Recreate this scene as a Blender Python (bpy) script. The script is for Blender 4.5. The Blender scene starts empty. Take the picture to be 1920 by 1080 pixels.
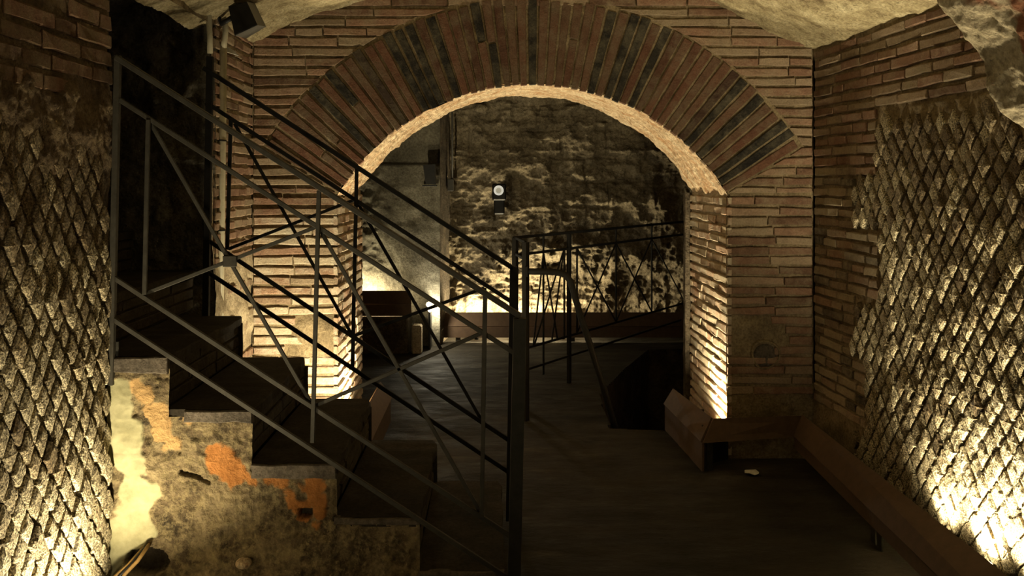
import bpy, math, random
import numpy as np
from mathutils import Vector, Matrix

random.seed(7)
PI = math.pi
SC = bpy.context.scene
COL = SC.collection

# ------------------------------------------------------------------ camera
F = 1600.0
CX, CY, EYE = 925.0, 340.0, 1.41
cam_d = bpy.data.cameras.new('camera')
cam = bpy.data.objects.new('camera', cam_d)
COL.objects.link(cam)
cam.location = (0, 0, EYE)
cam.rotation_euler = (PI / 2, 0, 0)
cam_d.sensor_width = 36.0
cam_d.lens = 36.0 * F / 1920.0
cam_d.shift_x = (960 - CX) / 1920.0
cam_d.shift_y = -(540 - CY) / 1920.0
cam_d.clip_start = 0.05
SC.camera = cam

# ------------------------------------------------------------------ world / exposure
w = bpy.data.worlds.new('world')
SC.world = w
w.use_nodes = True
w.node_tree.nodes['Background'].inputs[0].default_value = (0.02, 0.018, 0.012, 1)
w.node_tree.nodes['Background'].inputs[1].default_value = 0.3
SC.view_settings.view_transform = 'Standard'
SC.view_settings.look = 'None'
SC.view_settings.gamma = 1.0
SC.view_settings.use_curve_mapping = False
SC.view_settings.exposure = 0.24

# ------------------------------------------------------------------ lamps (bodies built further down; some are added fill lamps out of view)
WARM = (1.0, 0.84, 0.52)
WARM2 = (1.0, 0.73, 0.36)
# name: (position, aim or None, power, radius, colour, kind, spot angle)
LAMPS = [
    # jamb right, inside its cover
    ('lamp_jamb_right', (1.125, 4.44, 0.14), (0.10, 0.15, 1), 115, 0.025, WARM),
    ('lamp_jamb_left', (-0.72, 4.54, 0.14), (-0.10, 0.15, 1), 120, 0.025, WARM),
    ('lamp_pillar_left', (-0.80, 3.80, 0.13), (0.05, 0.75, 1), 105, 0.025, WARM),
    ('lamp_right_wall_a', (1.645, 3.16, 0.15), (0.35, 0, 1), 16, 0.02, WARM),
    ('lamp_right_wall_d', (1.660, 2.92, 0.14), (0.35, 0, 1), 58, 0.02, WARM),
    ('lamp_right_wall_e', (1.665, 2.66, 0.14), (0.30, 0, 1), 95, 0.02, WARM),
    ('fill_lamp_right_b', (1.70, 2.05, 0.12), (0.2, 0.3, 1), 60, 0.03, WARM),  # added fill lamp, out of view, brightens the room
    ('fill_lamp_right_c', (1.75, 0.4, 0.12), (0.0, 0.5, 1), 30, 0.03, WARM),  # added fill lamp out of view, near the camera
    ('lamp_left_wall_a', (-1.10, 2.30, 0.12), (-0.22, 0.15, 1), 62, 0.025, WARM),
    ('fill_lamp_left_b', (-1.05, 0.9, 0.12), (-0.1, 0.5, 1), 40, 0.03, WARM),  # added fill lamp, unseen, on the left side
    ('lamp_far_a', (-0.15, 7.62, 0.17), None, 26, 0.03, WARM),
    ('lamp_far_b', (0.25, 7.62, 0.17), None, 34, 0.03, WARM),
    ('lamp_far_d', (0.62, 7.62, 0.17), None, 11, 0.03, WARM),
    ('lamp_far_c', (-1.05, 7.17, 0.42), None, 17, 0.03, WARM),
    ('lamp_far_bulb', (-0.50, 7.19, 0.35), None, 11, 0.02, (1.0, 0.90, 0.66)),
]
for nm, pos, aim, power, rad, colr in LAMPS:
    ld = bpy.data.lights.new(nm, 'SPOT' if aim else 'POINT')
    ld.energy = power
    ld.shadow_soft_size = rad
    ld.color = colr
    lo = bpy.data.objects.new(nm, ld)
    lo.location = pos
    if aim:      # reflector lamps washing the wall
        ld.spot_size = math.radians(118 if nm == 'lamp_pillar_left' else 150)
        ld.spot_blend = 0.9
        lo.rotation_euler = Vector(aim).to_track_quat('-Z', 'Y').to_euler()
    COL.objects.link(lo)

# ------------------------------------------------------------------ helpers
def at(px, py, Y):
    return Vector(((px - CX) / F * Y, Y, EYE + (CY - py) / F * Y))

def tag(o, label=None, cat=None, group=None, kind=None):
    if label: o['label'] = label
    if cat: o['category'] = cat
    if group: o['group'] = group
    if kind: o['kind'] = kind
    return o

def empty(name, loc=(0, 0, 0)):
    o = bpy.data.objects.new(name, None)
    o.location = loc
    o.empty_display_size = 0.05
    COL.objects.link(o)
    return o

def link_mesh(name, verts, faces, mat, parent=None, smooth=False, origin=None):
    me = bpy.data.meshes.new(name)
    if origin is not None:
        ox, oy, oz = origin
        verts = [(v[0] - ox, v[1] - oy, v[2] - oz) for v in verts]
    me.from_pydata([tuple(v) for v in verts], [], faces)
    me.update()
    if mat: me.materials.append(mat)
    if smooth:
        me.polygons.foreach_set('use_smooth', [True] * len(me.polygons))
    o = bpy.data.objects.new(name, me)
    COL.objects.link(o)
    if parent is not None:
        o.parent = parent
        if origin is not None:
            o.location = Vector(origin) - parent.location
        else:
            o.location = -Vector(parent.location)
    elif origin is not None:
        o.location = origin
    return o

class MB:
    def __init__(s): s.v, s.f = [], []
    def add(s, verts, faces):
        n = len(s.v)
        s.v += [tuple(v) for v in verts]
        s.f += [tuple(i + n for i in f) for f in faces]
        return s
    def box(s, a, b, bev=0.0):
        """axis box a..b with chamfered edges"""
        c = (Vector(a) + Vector(b)) / 2
        h = (Vector(b) - Vector(a)) / 2
        return s.obox(c, Vector((1, 0, 0)), Vector((0, 1, 0)), Vector((0, 0, 1)), h, bev)
    def obox(s, c, U, V, W, h, bev=0.0):
        c = Vector(c)
        e = min(bev, min(h) * 0.6)
        vs, idx = [], {}
        for sx in (-1, 1):
            for sy in (-1, 1):
                for sz in (-1, 1):
                    for ax in range(3):
                        d = [h[0] - e, h[1] - e, h[2] - e]
                        d[ax] = h[ax]
                        vs.append(c + U * (sx * d[0]) + V * (sy * d[1]) + W * (sz * d[2]))
                        idx[(sx, sy, sz, ax)] = len(vs) - 1
        fs = []
        S = (-1, 1)
        for ax in range(3):
            o1, o2 = [(1, 2), (2, 0), (0, 1)][ax]
            for sg in S:
                q = []
                for (p, r) in ((-1, -1), (1, -1), (1, 1), (-1, 1)):
                    k = [0, 0, 0]; k[ax] = sg; k[o1] = p; k[o2] = r
                    q.append(idx[(k[0], k[1], k[2], ax)])
                if sg < 0: q.reverse()
                fs.append(tuple(q))
        if e > 0:
            for ax in range(3):
                o1, o2 = [(1, 2), (2, 0), (0, 1)][ax]
                for p in S:
                    for r in S:
                        ka = [0, 0, 0]; kb = [0, 0, 0]
                        ka[ax] = -1; kb[ax] = 1
                        ka[o1] = kb[o1] = p; ka[o2] = kb[o2] = r
                        q = [idx[(*ka, o1)], idx[(*kb, o1)], idx[(*kb, o2)], idx[(*ka, o2)]]
                        if p * r < 0: q.reverse()
                        fs.append(tuple(q))
            for sx in S:
                for sy in S:
                    for sz in S:
                        q = [idx[(sx, sy, sz, k)] for k in range(3)]
                        if sx * sy * sz < 0: q.reverse()
                        fs.append(tuple(q))
        return s.add(vs, fs)
    def bar(s, a, b, w, t, side=Vector((0, 1, 0)), bev=0.001):
        """flat bar a->b; w across in the plane normal to 'side', t along 'side'"""
        a, b = Vector(a), Vector(b)
        U = (b - a).normalized()
        V = side - U * side.dot(U)
        V.normalize()
        W = U.cross(V)
        return s.obox((a + b) / 2, U, V, W, ((b - a).length / 2, t / 2, w / 2), bev)
    def tube(s, pts, r, n=10, caps=True):
        pts = [Vector(p) for p in pts]
        rr = r if isinstance(r, (list, tuple)) else [r] * len(pts)
        prev = None
        base = len(s.v)
        for i, p in enumerate(pts):
            d = (pts[min(i + 1, len(pts) - 1)] - pts[max(i - 1, 0)]).normalized()
            if prev is None:
                ref = Vector((0, 0, 1)) if abs(d.z) < 0.9 else Vector((0, 1, 0))
            else:
                ref = prev
            V = (ref - d * ref.dot(d)).normalized()
            prev = V
            W = d.cross(V)
            for k in range(n):
                a = 2 * PI * k / n
                s.v.append(tuple(p + (V * math.cos(a) + W * math.sin(a)) * rr[i]))
        for i in range(len(pts) - 1):
            for k in range(n):
                a = base + i * n + k
                b = base + i * n + (k + 1) % n
                s.f.append((a, b, b + n, a + n))
        if caps:
            s.f.append(tuple(base + k for k in reversed(range(n))))
            s.f.append(tuple(base + (len(pts) - 1) * n + k for k in range(n)))
        return s
    def quadslab(s, q, t):
        """four corners (ordered) thickened by t behind the quad"""
        q = [Vector(p) for p in q]
        nrm = (q[1] - q[0]).cross(q[3] - q[0]).normalized()
        vs = q + [p - nrm * t for p in q]
        return s.add(vs, [(0, 1, 2, 3), (7, 6, 5, 4), (0, 4, 5, 1), (1, 5, 6, 2), (2, 6, 7, 3), (3, 7, 4, 0)])
    def build(s, name, mat, parent=None, smooth=False, origin=None):
        return link_mesh(name, s.v, s.f, mat, parent, smooth, origin)

# ---- numpy value noise
def _h(ix, iy, iz, seed):
    h = (ix.astype(np.uint32) * np.uint32(374761393) + iy.astype(np.uint32) * np.uint32(668265263)
         + iz.astype(np.uint32) * np.uint32(2147483647) + np.uint32(seed * 974711 % 4294967291))
    h = (h ^ (h >> np.uint32(13))) * np.uint32(1274126177)
    h = h ^ (h >> np.uint32(16))
    h = h * np.uint32(2246822519)
    h = h ^ (h >> np.uint32(15))
    return (h & np.uint32(0xFFFFFF)).astype(np.float64) / 0xFFFFFF

def vnoise(x, y, z, seed=0):
    x, y, z = np.broadcast_arrays(np.asarray(x, float), np.asarray(y, float), np.asarray(z, float))
    xi, yi, zi = np.floor(x).astype(np.int64), np.floor(y).astype(np.int64), np.floor(z).astype(np.int64)
    fx, fy, fz = x - xi, y - yi, z - zi
    fx, fy, fz = fx * fx * (3 - 2 * fx), fy * fy * (3 - 2 * fy), fz * fz * (3 - 2 * fz)
    r = 0
    for dx in (0, 1):
        for dy in (0, 1):
            for dz in (0, 1):
                wgt = (fx if dx else 1 - fx) * (fy if dy else 1 - fy) * (fz if dz else 1 - fz)
                r = r + wgt * _h(xi + dx, yi + dy, zi + dz, seed)
    return r * 2 - 1

def fbm(x, y, z, s, oct=4, gain=0.5, seed=0):
    r, a, t = 0, 1.0, 0
    for o in range(oct):
        r = r + a * vnoise(x * s, y * s, z * s, seed + o * 17)
        t += a; a *= gain; s *= 2.03
    return r / t

def ridged(x, y, z, s, oct=4, seed=0):
    r, a, t = 0, 1.0, 0
    for o in range(oct):
        r = r + a * (1 - np.abs(vnoise(x * s, y * s, z * s, seed + o * 13)) * 2)
        t += a; a *= 0.5; s *= 2.1
    return r / t

np.seterr(over='ignore')

def surf(name, u0, u1, nu, v0, v1, nv, fn, mat, parent=None, mask=None, attrs=None, smooth=True, kind=None):
    """parametric sheet: fn(U,V) -> x,y,z arrays; mask(U,V) -> keep"""
    U, V = np.meshgrid(np.linspace(u0, u1, nu + 1), np.linspace(v0, v1, nv + 1), indexing='ij')
    x, y, z = fn(U, V)
    x, y, z = np.broadcast_arrays(x, y, z)
    co = np.stack([x, y, z], -1).reshape(-1, 3)
    idx = np.arange((nu + 1) * (nv + 1)).reshape(nu + 1, nv + 1)
    q = np.stack([idx[:-1, :-1], idx[1:, :-1], idx[1:, 1:], idx[:-1, 1:]], -1)
    if mask is not None:
        Uc = (U[:-1, :-1] + U[1:, 1:]) / 2
        Vc = (V[:-1, :-1] + V[1:, 1:]) / 2
        q = q[mask(Uc, Vc)]
    q = q.reshape(-1, 4)
    used = np.unique(q)
    remap = np.full(len(co), -1); remap[used] = np.arange(len(used))
    co = co[used]; q = remap[q]
    if parent is not None:
        co = co - np.array(parent.location)
    me = bpy.data.meshes.new(name)
    me.vertices.add(len(co)); me.vertices.foreach_set('co', co.astype(np.float32).ravel())
    me.loops.add(q.size); me.loops.foreach_set('vertex_index', q.astype(np.int32).ravel())
    me.polygons.add(len(q))
    me.polygons.foreach_set('loop_start', (np.arange(len(q)) * 4).astype(np.int32))
    me.polygons.foreach_set('loop_total', np.full(len(q), 4, np.int32))
    me.update(calc_edges=True)
    me.polygons.foreach_set('use_smooth', np.full(len(q), smooth))
    if attrs:
        for an, af in attrs.items():
            val = af(U, V).reshape(-1)[used].astype(np.float32)
            at_ = me.attributes.new(an, 'FLOAT', 'POINT')
            at_.data.foreach_set('value', val)
    me.materials.append(mat)
    o = bpy.data.objects.new(name, me)
    COL.objects.link(o)
    if parent is not None: o.parent = parent
    if kind: o['kind'] = kind
    return o

# ------------------------------------------------------------------ materials
class NT:
    def __init__(s, name):
        s.m = bpy.data.materials.new(name)
        s.m.use_nodes = True
        s.t = s.m.node_tree
        s.b = s.t.nodes['Principled BSDF']
        s.geo = None
    def n(s, typ, **kw):
        nd = s.t.nodes.new(typ)
        for k, v in kw.items(): setattr(nd, k, v)
        return nd
    def l(s, a, b): s.t.links.new(a, b)
    def coord(s, obj=True, scale=(1, 1, 1)):
        g = s.n('ShaderNodeNewGeometry')
        mp = s.n('ShaderNodeMapping')
        mp.inputs['Scale'].default_value = scale
        s.l(g.outputs['Position'], mp.inputs['Vector'])
        return mp.outputs['Vector']
    def noise(s, vec, scale, detail=6, rough=0.6, dist=0.0):
        nd = s.n('ShaderNodeTexNoise')
        nd.inputs['Scale'].default_value = scale
        nd.inputs['Detail'].default_value = detail
        nd.inputs['Roughness'].default_value = rough
        nd.inputs['Distortion'].default_value = dist
        s.l(vec, nd.inputs['Vector'])
        return nd.outputs['Fac']
    def ramp(s, fac, stops, interp='LINEAR'):
        r = s.n('ShaderNodeValToRGB')
        r.color_ramp.interpolation = interp
        e = r.color_ramp.elements
        while len(e) < len(stops): e.new(0.5)
        for i, (p, c) in enumerate(stops):
            e[i].position = p
            e[i].color = (*c, 1) if not isinstance(c, float) else (c, c, c, 1)
        s.l(fac, r.inputs['Fac'])
        return r.outputs['Color']
    def mix(s, fac, a, b, mode='MIX'):
        m = s.n('ShaderNodeMix', data_type='RGBA', blend_type=mode)
        for inp, val in ((m.inputs[0], fac), (m.inputs[6], a), (m.inputs[7], b)):
            if isinstance(val, (int, float)): inp.default_value = val
            elif isinstance(val, tuple): inp.default_value = (*val, 1)
            else: s.l(val, inp)
        return m.outputs[2]
    def math(s, op, a, b=0.0):
        m = s.n('ShaderNodeMath', operation=op)
        for inp, val in ((m.inputs[0], a), (m.inputs[1], b)):
            if isinstance(val, (int, float)): inp.default_value = val
            else: s.l(val, inp)
        return m.outputs[0]
    def attr(s, name):
        a = s.n('ShaderNodeAttribute', attribute_name=name)
        return a.outputs['Fac']
    def rnd(s):
        o = s.n('ShaderNodeObjectInfo')
        g = s.n('ShaderNodeNewGeometry')
        return s.math('FRACT', s.math('ADD', o.outputs['Random'], g.outputs['Random Per Island']))
    def bump(s, h, strength=0.5, dist=0.01, prev=None):
        b = s.n('ShaderNodeBump')
        b.inputs['Strength'].default_value = strength
        b.inputs['Distance'].default_value = dist
        s.l(h, b.inputs['Height'])
        if prev is not None: s.l(prev, b.inputs['Normal'])
        return b.outputs['Normal']
    def out(s, col, rough=0.9, normal=None, metal=0.0, spec=0.3):
        if isinstance(col, tuple): s.b.inputs['Base Color'].default_value = (*col, 1)
        else: s.l(col, s.b.inputs['Base Color'])
        if isinstance(rough, (int, float)): s.b.inputs['Roughness'].default_value = rough
        else: s.l(rough, s.b.inputs['Roughness'])
        s.b.inputs['Metallic'].default_value = metal
        s.b.inputs['Specular IOR Level'].default_value = spec
        if normal is not None: s.l(normal, s.b.inputs['Normal'])
        return s.m

def rocky(name, dark, mid, light, scale=6.0, bump=0.6, fine=60.0, dist=0.02, pits=True, extra=None):
    t = NT(name)
    v = t.coord()
    c = t.ramp(t.noise(v, scale, 8, 0.65), [(0.3, dark), (0.5, mid), (0.72, light)])
    c2 = t.ramp(t.noise(v, fine, 4, 0.7), [(0.35, (0.45, 0.42, 0.4)), (0.6, (1, 1, 1))])
    c = t.mix(0.8, c, c2, 'MULTIPLY')
    if extra: c = extra(t, v, c)
    h = t.math('ADD', t.noise(v, scale * 4, 8, 0.7), t.math('MULTIPLY', t.noise(v, fine, 5, 0.7), 0.5))
    nrm = t.bump(h, bump, dist)
    if pits:
        vo = t.n('ShaderNodeTexVoronoi'); vo.inputs['Scale'].default_value = fine * 1.2
        t.l(v, vo.inputs['Vector'])
        nrm = t.bump(t.ramp(vo.outputs['Distance'], [(0.1, 0.0), (0.4, 1.0)]), bump * 0.5, dist * 0.3, nrm)
    return t.out(c, 0.92, nrm, spec=0.15)

def brick_mat(name, stops, dirt=(0.27, 0.225, 0.15), dirt_lo=0.46, dirt_hi=0.72):
    t = NT(name)
    v = t.coord()
    c = t.ramp(t.rnd(), stops, 'LINEAR')
    n1 = t.noise(v, 18, 6, 0.7)
    c = t.mix(0.55, c, t.ramp(n1, [(0.3, (0.5, 0.47, 0.44)), (0.7, (1.3, 1.25, 1.2))]), 'MULTIPLY')
    c = t.mix(t.ramp(t.noise(v, 9, 8, 0.75), [(dirt_lo, 0.0), (dirt_hi, 0.85)]), c, dirt)
    fine = t.noise(v, 130, 4, 0.7)
    c = t.mix(0.5, c, t.ramp(fine, [(0.35, (0.5, 0.5, 0.5)), (0.6, (1, 1, 1))]), 'MULTIPLY')
    h = t.math('ADD', t.noise(v, 40, 8, 0.75), t.math('MULTIPLY', fine, 0.5))
    return t.out(c, 0.9, t.bump(h, 0.8, 0.013), spec=0.2)

M = {}
M['brick'] = brick_mat('brick_red_brown', [(0.0, (0.15, 0.09, 0.06)), (0.12, (0.22, 0.13, 0.088)), (0.4, (0.29, 0.17, 0.115)),
                                         (0.6, (0.32, 0.205, 0.14)), (0.8, (0.31, 0.24, 0.165)), (1.0, (0.37, 0.275, 0.19))])
M['brick_tan'] = brick_mat('brick_tan', [(0.0, (0.07, 0.06, 0.05)), (0.12, (0.22, 0.17, 0.12)), (0.4, (0.34, 0.22, 0.15)), (0.7, (0.38, 0.30, 0.20)), (1.0, (0.42, 0.35, 0.25))],
                        dirt=(0.33, 0.28, 0.19), dirt_lo=0.42, dirt_hi=0.66)
M['brick_pale'] = brick_mat('brick_pale', [(0.0, (0.35, 0.22, 0.14)), (0.3, (0.48, 0.30, 0.2)), (0.6, (0.52, 0.38, 0.26)),
                                         (1.0, (0.58, 0.48, 0.34))], dirt=(0.5, 0.46, 0.36), dirt_lo=0.4, dirt_hi=0.65)
M['voussoir'] = brick_mat('voussoir_brick', [(0.0, (0.016, 0.015, 0.014)), (0.22, (0.03, 0.027, 0.022)), (0.30, (0.10, 0.05, 0.033)),
                                          (0.6, (0.16, 0.076, 0.048)), (0.8, (0.14, 0.08, 0.052)), (1.0, (0.12, 0.068, 0.043))],
                        dirt=(0.14, 0.12, 0.08), dirt_lo=0.44, dirt_hi=0.72)
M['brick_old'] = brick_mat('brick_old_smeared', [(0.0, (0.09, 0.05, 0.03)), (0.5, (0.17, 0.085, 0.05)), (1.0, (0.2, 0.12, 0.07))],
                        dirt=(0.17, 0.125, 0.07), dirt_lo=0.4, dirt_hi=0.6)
M['mortar_brown'] = rocky('mortar_brown', (0.06, 0.042, 0.024), (0.12, 0.085, 0.05), (0.26, 0.2, 0.12), 9, 0.8, 90, 0.015)
M['mortar'] = rocky('mortar', (0.13, 0.10, 0.06), (0.22, 0.17, 0.10), (0.34, 0.27, 0.17), 9, 0.6, 90, 0.012)
M['mortar_pale'] = rocky('mortar_pale', (0.25, 0.20, 0.13), (0.40, 0.33, 0.22), (0.52, 0.45, 0.32), 9, 0.6, 90, 0.012)
def sof_extra(t, v, c):
    m = t.ramp(t.noise(t.coord(scale=(1.0, 9.0, 1.0)), 4.5, 6, 0.7), [(0.46, 0.0), (0.62, 0.8)])
    return t.mix(m, c, (0.38, 0.20, 0.09))
M['soffit'] = rocky('soffit_plaster', (0.50, 0.35, 0.21), (0.70, 0.56, 0.38), (0.80, 0.69, 0.50), 7, 0.9, 60, 0.022, extra=sof_extra)
M['ceiling'] = rocky('vault_concrete', (0.26, 0.20, 0.11), (0.56, 0.47, 0.28), (0.80, 0.71, 0.47), 9, 1.0, 75, 0.03)
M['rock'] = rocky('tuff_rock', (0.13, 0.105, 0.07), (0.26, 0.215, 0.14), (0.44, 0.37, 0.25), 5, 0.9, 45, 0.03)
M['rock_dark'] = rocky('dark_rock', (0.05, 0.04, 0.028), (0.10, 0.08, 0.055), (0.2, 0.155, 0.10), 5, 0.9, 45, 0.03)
M['rock_mid'] = rocky('stairwell_rock', (0.06, 0.052, 0.04), (0.13, 0.115, 0.088), (0.26, 0.22, 0.16), 4, 0.9, 45, 0.03)
M['pier'] = rocky('pier_plaster', (0.10, 0.092, 0.07), (0.17, 0.155, 0.115), (0.28, 0.265, 0.205), 4, 0.5, 60, 0.015)

def tuff():
    t = NT('tuff_stone')
    v = t.coord()
    c = t.ramp(t.rnd(), [(0, (0.38, 0.325, 0.225)), (0.3, (0.52, 0.455, 0.325)), (0.7, (0.62, 0.555, 0.41)), (1, (0.47, 0.39, 0.265))])
    c = t.mix(t.ramp(t.noise(v, 5, 6, 0.7), [(0.48, 0.0), (0.72, 0.7)]), c, (0.20, 0.15, 0.095))
    fine = t.noise(v, 190, 3, 0.75)
    grain = t.ramp(fine, [(0.42, (0.13, 0.115, 0.09)), (0.50, (0.8, 0.78, 0.72)), (0.62, (1.35, 1.33, 1.25))])
    c = t.mix(0.9, c, grain, 'MULTIPLY')
    h = t.math('ADD', t.math('MULTIPLY', t.noise(v, 45, 6, 0.7), 0.35), t.ramp(fine, [(0.40, 0.0), (0.52, 0.8), (0.7, 1.0)]))
    return t.out(c, 0.93, t.bump(h, 0.8, 0.007), spec=0.15)
M['tuff'] = tuff()
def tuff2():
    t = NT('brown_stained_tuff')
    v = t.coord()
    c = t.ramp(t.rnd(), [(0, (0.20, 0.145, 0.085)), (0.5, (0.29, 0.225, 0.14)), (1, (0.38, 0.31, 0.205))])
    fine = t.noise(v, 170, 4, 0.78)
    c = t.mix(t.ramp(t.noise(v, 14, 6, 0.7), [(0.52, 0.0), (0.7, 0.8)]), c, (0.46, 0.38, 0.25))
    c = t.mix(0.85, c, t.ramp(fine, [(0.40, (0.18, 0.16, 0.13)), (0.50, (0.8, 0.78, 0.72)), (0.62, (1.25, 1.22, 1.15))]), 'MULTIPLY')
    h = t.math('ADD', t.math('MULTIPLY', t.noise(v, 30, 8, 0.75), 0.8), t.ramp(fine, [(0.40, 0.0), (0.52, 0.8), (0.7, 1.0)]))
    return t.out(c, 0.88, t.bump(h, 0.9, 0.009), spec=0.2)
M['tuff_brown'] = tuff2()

def floor_mat():
    t = NT('dark_concrete_floor')
    v = t.coord(scale=(1, 2.2, 1))
    c = t.ramp(t.noise(v, 2.2, 8, 0.6), [(0.3, (0.014, 0.012, 0.009)), (0.6, (0.030, 0.0255, 0.018)), (0.75, (0.065, 0.053, 0.036))])
    h = t.math('ADD', t.noise(v, 7, 6, 0.6), t.math('MULTIPLY', t.noise(v, 60, 5, 0.7), 0.25))
    r = t.ramp(t.noise(v, 3, 6, 0.7), [(0.35, 0.6), (0.65, 0.9)])
    return t.out(c, r, t.bump(h, 0.6, 0.03), spec=0.15)
M['floor'] = floor_mat()

def steel(name, c0, c1, rough=0.6, metal=0.3):
    t = NT(name)
    v = t.coord()
    c = t.ramp(t.noise(v, 25, 6, 0.7), [(0.35, c0), (0.65, c1)])
    return t.out(c, rough, t.bump(t.noise(v, 120, 4, 0.7), 0.2, 0.003), metal=metal, spec=0.2)
M['steel'] = steel('grey_painted_steel', (0.034, 0.031, 0.025), (0.055, 0.05, 0.04), 0.55, 0.2)
M['steel_dark'] = steel('black_steel', (0.006, 0.0055, 0.005), (0.011, 0.010, 0.008), 0.7, 0.0)
M['steel_new'] = steel('newel_steel', (0.018, 0.017, 0.013), (0.028, 0.026, 0.021), 0.6, 0.2)
M['tread'] = rocky('dark_stone_tread', (0.018, 0.015, 0.011), (0.032, 0.026, 0.018), (0.055, 0.043, 0.03), 8, 0.4, 80, 0.006, False)
M['riser'] = rocky('dark_riser_brick', (0.03, 0.024, 0.016), (0.05, 0.04, 0.027), (0.085, 0.065, 0.042), 12, 0.5, 90, 0.008)
M['fascia'] = rocky('grey_tread_edge', (0.05, 0.042, 0.034), (0.11, 0.092, 0.072), (0.17, 0.14, 0.11), 16, 0.6, 90, 0.006)
M['board'] = steel('brown_board', (0.075, 0.047, 0.029), (0.10, 0.063, 0.038), 0.7, 0.0)
M['black'] = steel('black_housing', (0.006, 0.006, 0.006), (0.012, 0.011, 0.010), 0.45, 0.0)
M['grey_metal'] = steel('grey_housing', (0.05, 0.048, 0.042), (0.07, 0.066, 0.056), 0.5, 0.0)
M['pipe'] = steel('grey_pvc_conduit', (0.30, 0.27, 0.19), (0.38, 0.34, 0.24), 0.5, 0.0)
M['white'] = steel('white_scrap', (0.45, 0.43, 0.37), (0.6, 0.58, 0.52), 0.7, 0.0)
M['cable'] = steel('brown_cable', (0.20, 0.12, 0.04), (0.32, 0.2, 0.07), 0.5, 0.0)

def glow(name, col, s):
    m = bpy.data.materials.new(name); m.use_nodes = True
    b = m.node_tree.nodes['Principled BSDF']
    b.inputs['Base Color'].default_value = (0.8, 0.8, 0.8, 1)
    b.inputs['Emission Color'].default_value = (*col, 1)
    b.inputs['Emission Strength'].default_value = s
    return m
M['bulb'] = glow('lit_bulb', (1, 0.85, 0.5), 12)
M['lens'] = glow('faint_lens', (0.9, 0.9, 0.8), 0.35)
M['lens_dim'] = glow('dim_lens', (0.6, 0.6, 0.45), 0.12)

def plaster_side():
    t = NT('stair_side_plaster')
    v = t.coord()
    rough = t.ramp(t.noise(v, 9, 8, 0.7), [(0.34, (0.035, 0.026, 0.016)), (0.5, (0.15, 0.11, 0.062)), (0.68, (0.36, 0.28, 0.16))])
    rough = t.mix(t.ramp(t.noise(v, 32, 7, 0.8), [(0.45, 0.0), (0.6, 0.75)]), rough, (0.36, 0.285, 0.15))
    pale = t.ramp(t.noise(v, 7, 8, 0.68), [(0.35, (0.20, 0.185, 0.10)), (0.52, (0.30, 0.28, 0.165)), (0.68, (0.38, 0.35, 0.215))])
    orange = t.ramp(t.noise(v, 12, 7, 0.7), [(0.3, (0.33, 0.125, 0.03)), (0.6, (0.56, 0.24, 0.07))])
    salmon = t.ramp(t.noise(v, 14, 6, 0.65), [(0.3, (0.40, 0.25, 0.11)), (0.65, (0.58, 0.37, 0.16))])
    c = t.mix(t.attr('pale'), rough, pale)
    c = t.mix(t.attr('salmon'), c, salmon)
    c = t.mix(t.attr('orange'), c, orange)
    c = t.mix(t.attr('hole'), c, (0.02, 0.014, 0.008))
    h = t.math('ADD', t.noise(v, 30, 8, 0.75), t.math('MULTIPLY', t.noise(v, 110, 5, 0.7), 0.5))
    st = t.math('SUBTRACT', 0.9, t.math('MULTIPLY', t.attr('pale'), 0.75))
    b = t.n('ShaderNodeBump'); b.inputs['Distance'].default_value = 0.02
    t.l(h, b.inputs['Height']); t.l(st, b.inputs['Strength'])
    return t.out(c, 0.9, b.outputs['Normal'], spec=0.2)
M['stair_side'] = plaster_side()

# ------------------------------------------------------------------ wall pieces (bricks, stones)
class Frame:
    def __init__(s, O, U, V, N):
        s.O, s.U, s.V, s.N = Vector(O), Vector(U), Vector(V), Vector(N)
    def p(s, u, v, d=0.0):
        return s.O + s.U * u + s.V * v + s.N * d

def brick_geo(fr, poly, back, front, cham=0.004, jit=0.0018, seg=0.05, tilt=0.002):
    """irregular brick from a convex polygon on the wall plane (counter-clockwise seen from outside)"""
    pts = []
    n = len(poly)
    for i in range(n):
        a, b = poly[i], poly[(i + 1) % n]
        L = math.hypot(b[0] - a[0], b[1] - a[1])
        k = max(1, min(4, int(L / seg)))
        for j in range(k):
            f = j / k
            pts.append((a[0] + (b[0] - a[0]) * f + random.uniform(-jit, jit), a[1] + (b[1] - a[1]) * f + random.uniform(-jit, jit)))
    cu = sum(p[0] for p in poly) / n; cv = sum(p[1] for p in poly) / n
    # inset toward the centre line
    m = len(pts)
    ins = []
    for i in range(m):
        a, b, c = pts[i - 1], pts[i], pts[(i + 1) % m]
        dx, dy = c[0] - a[0], c[1] - a[1]
        L = math.hypot(dx, dy) or 1
        k = cham * random.uniform(0.6, 1.7)
        ins.append((b[0] - dy / L * k, b[1] + dx / L * k))
    tu, tv = random.uniform(-1, 1), random.uniform(-1, 1)
    su = max(abs(p[0] - cu) for p in poly) or 1
    sv = max(abs(p[1] - cv) for p in poly) or 1
    def dd(p): return tilt * (tu * (p[0] - cu) / su + tv * (p[1] - cv) / sv)
    vs = [fr.p(p[0], p[1], back) for p in pts]
    vs += [fr.p(p[0], p[1], front - cham * 1.1 + dd(p)) for p in pts]
    vs += [fr.p(p[0], p[1], front + dd(p) + random.uniform(-0.001, 0.001)) for p in ins]
    fs = []
    for r in (0, 1):
        for i in range(m):
            j = (i + 1) % m
            fs.append((r * m + i, r * m + j, (r + 1) * m + j, (r + 1) * m + i))
    fs.append(tuple(2 * m + i for i in range(m)))
    return vs, fs, tuple(fr.p(cu, cv, back))

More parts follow.
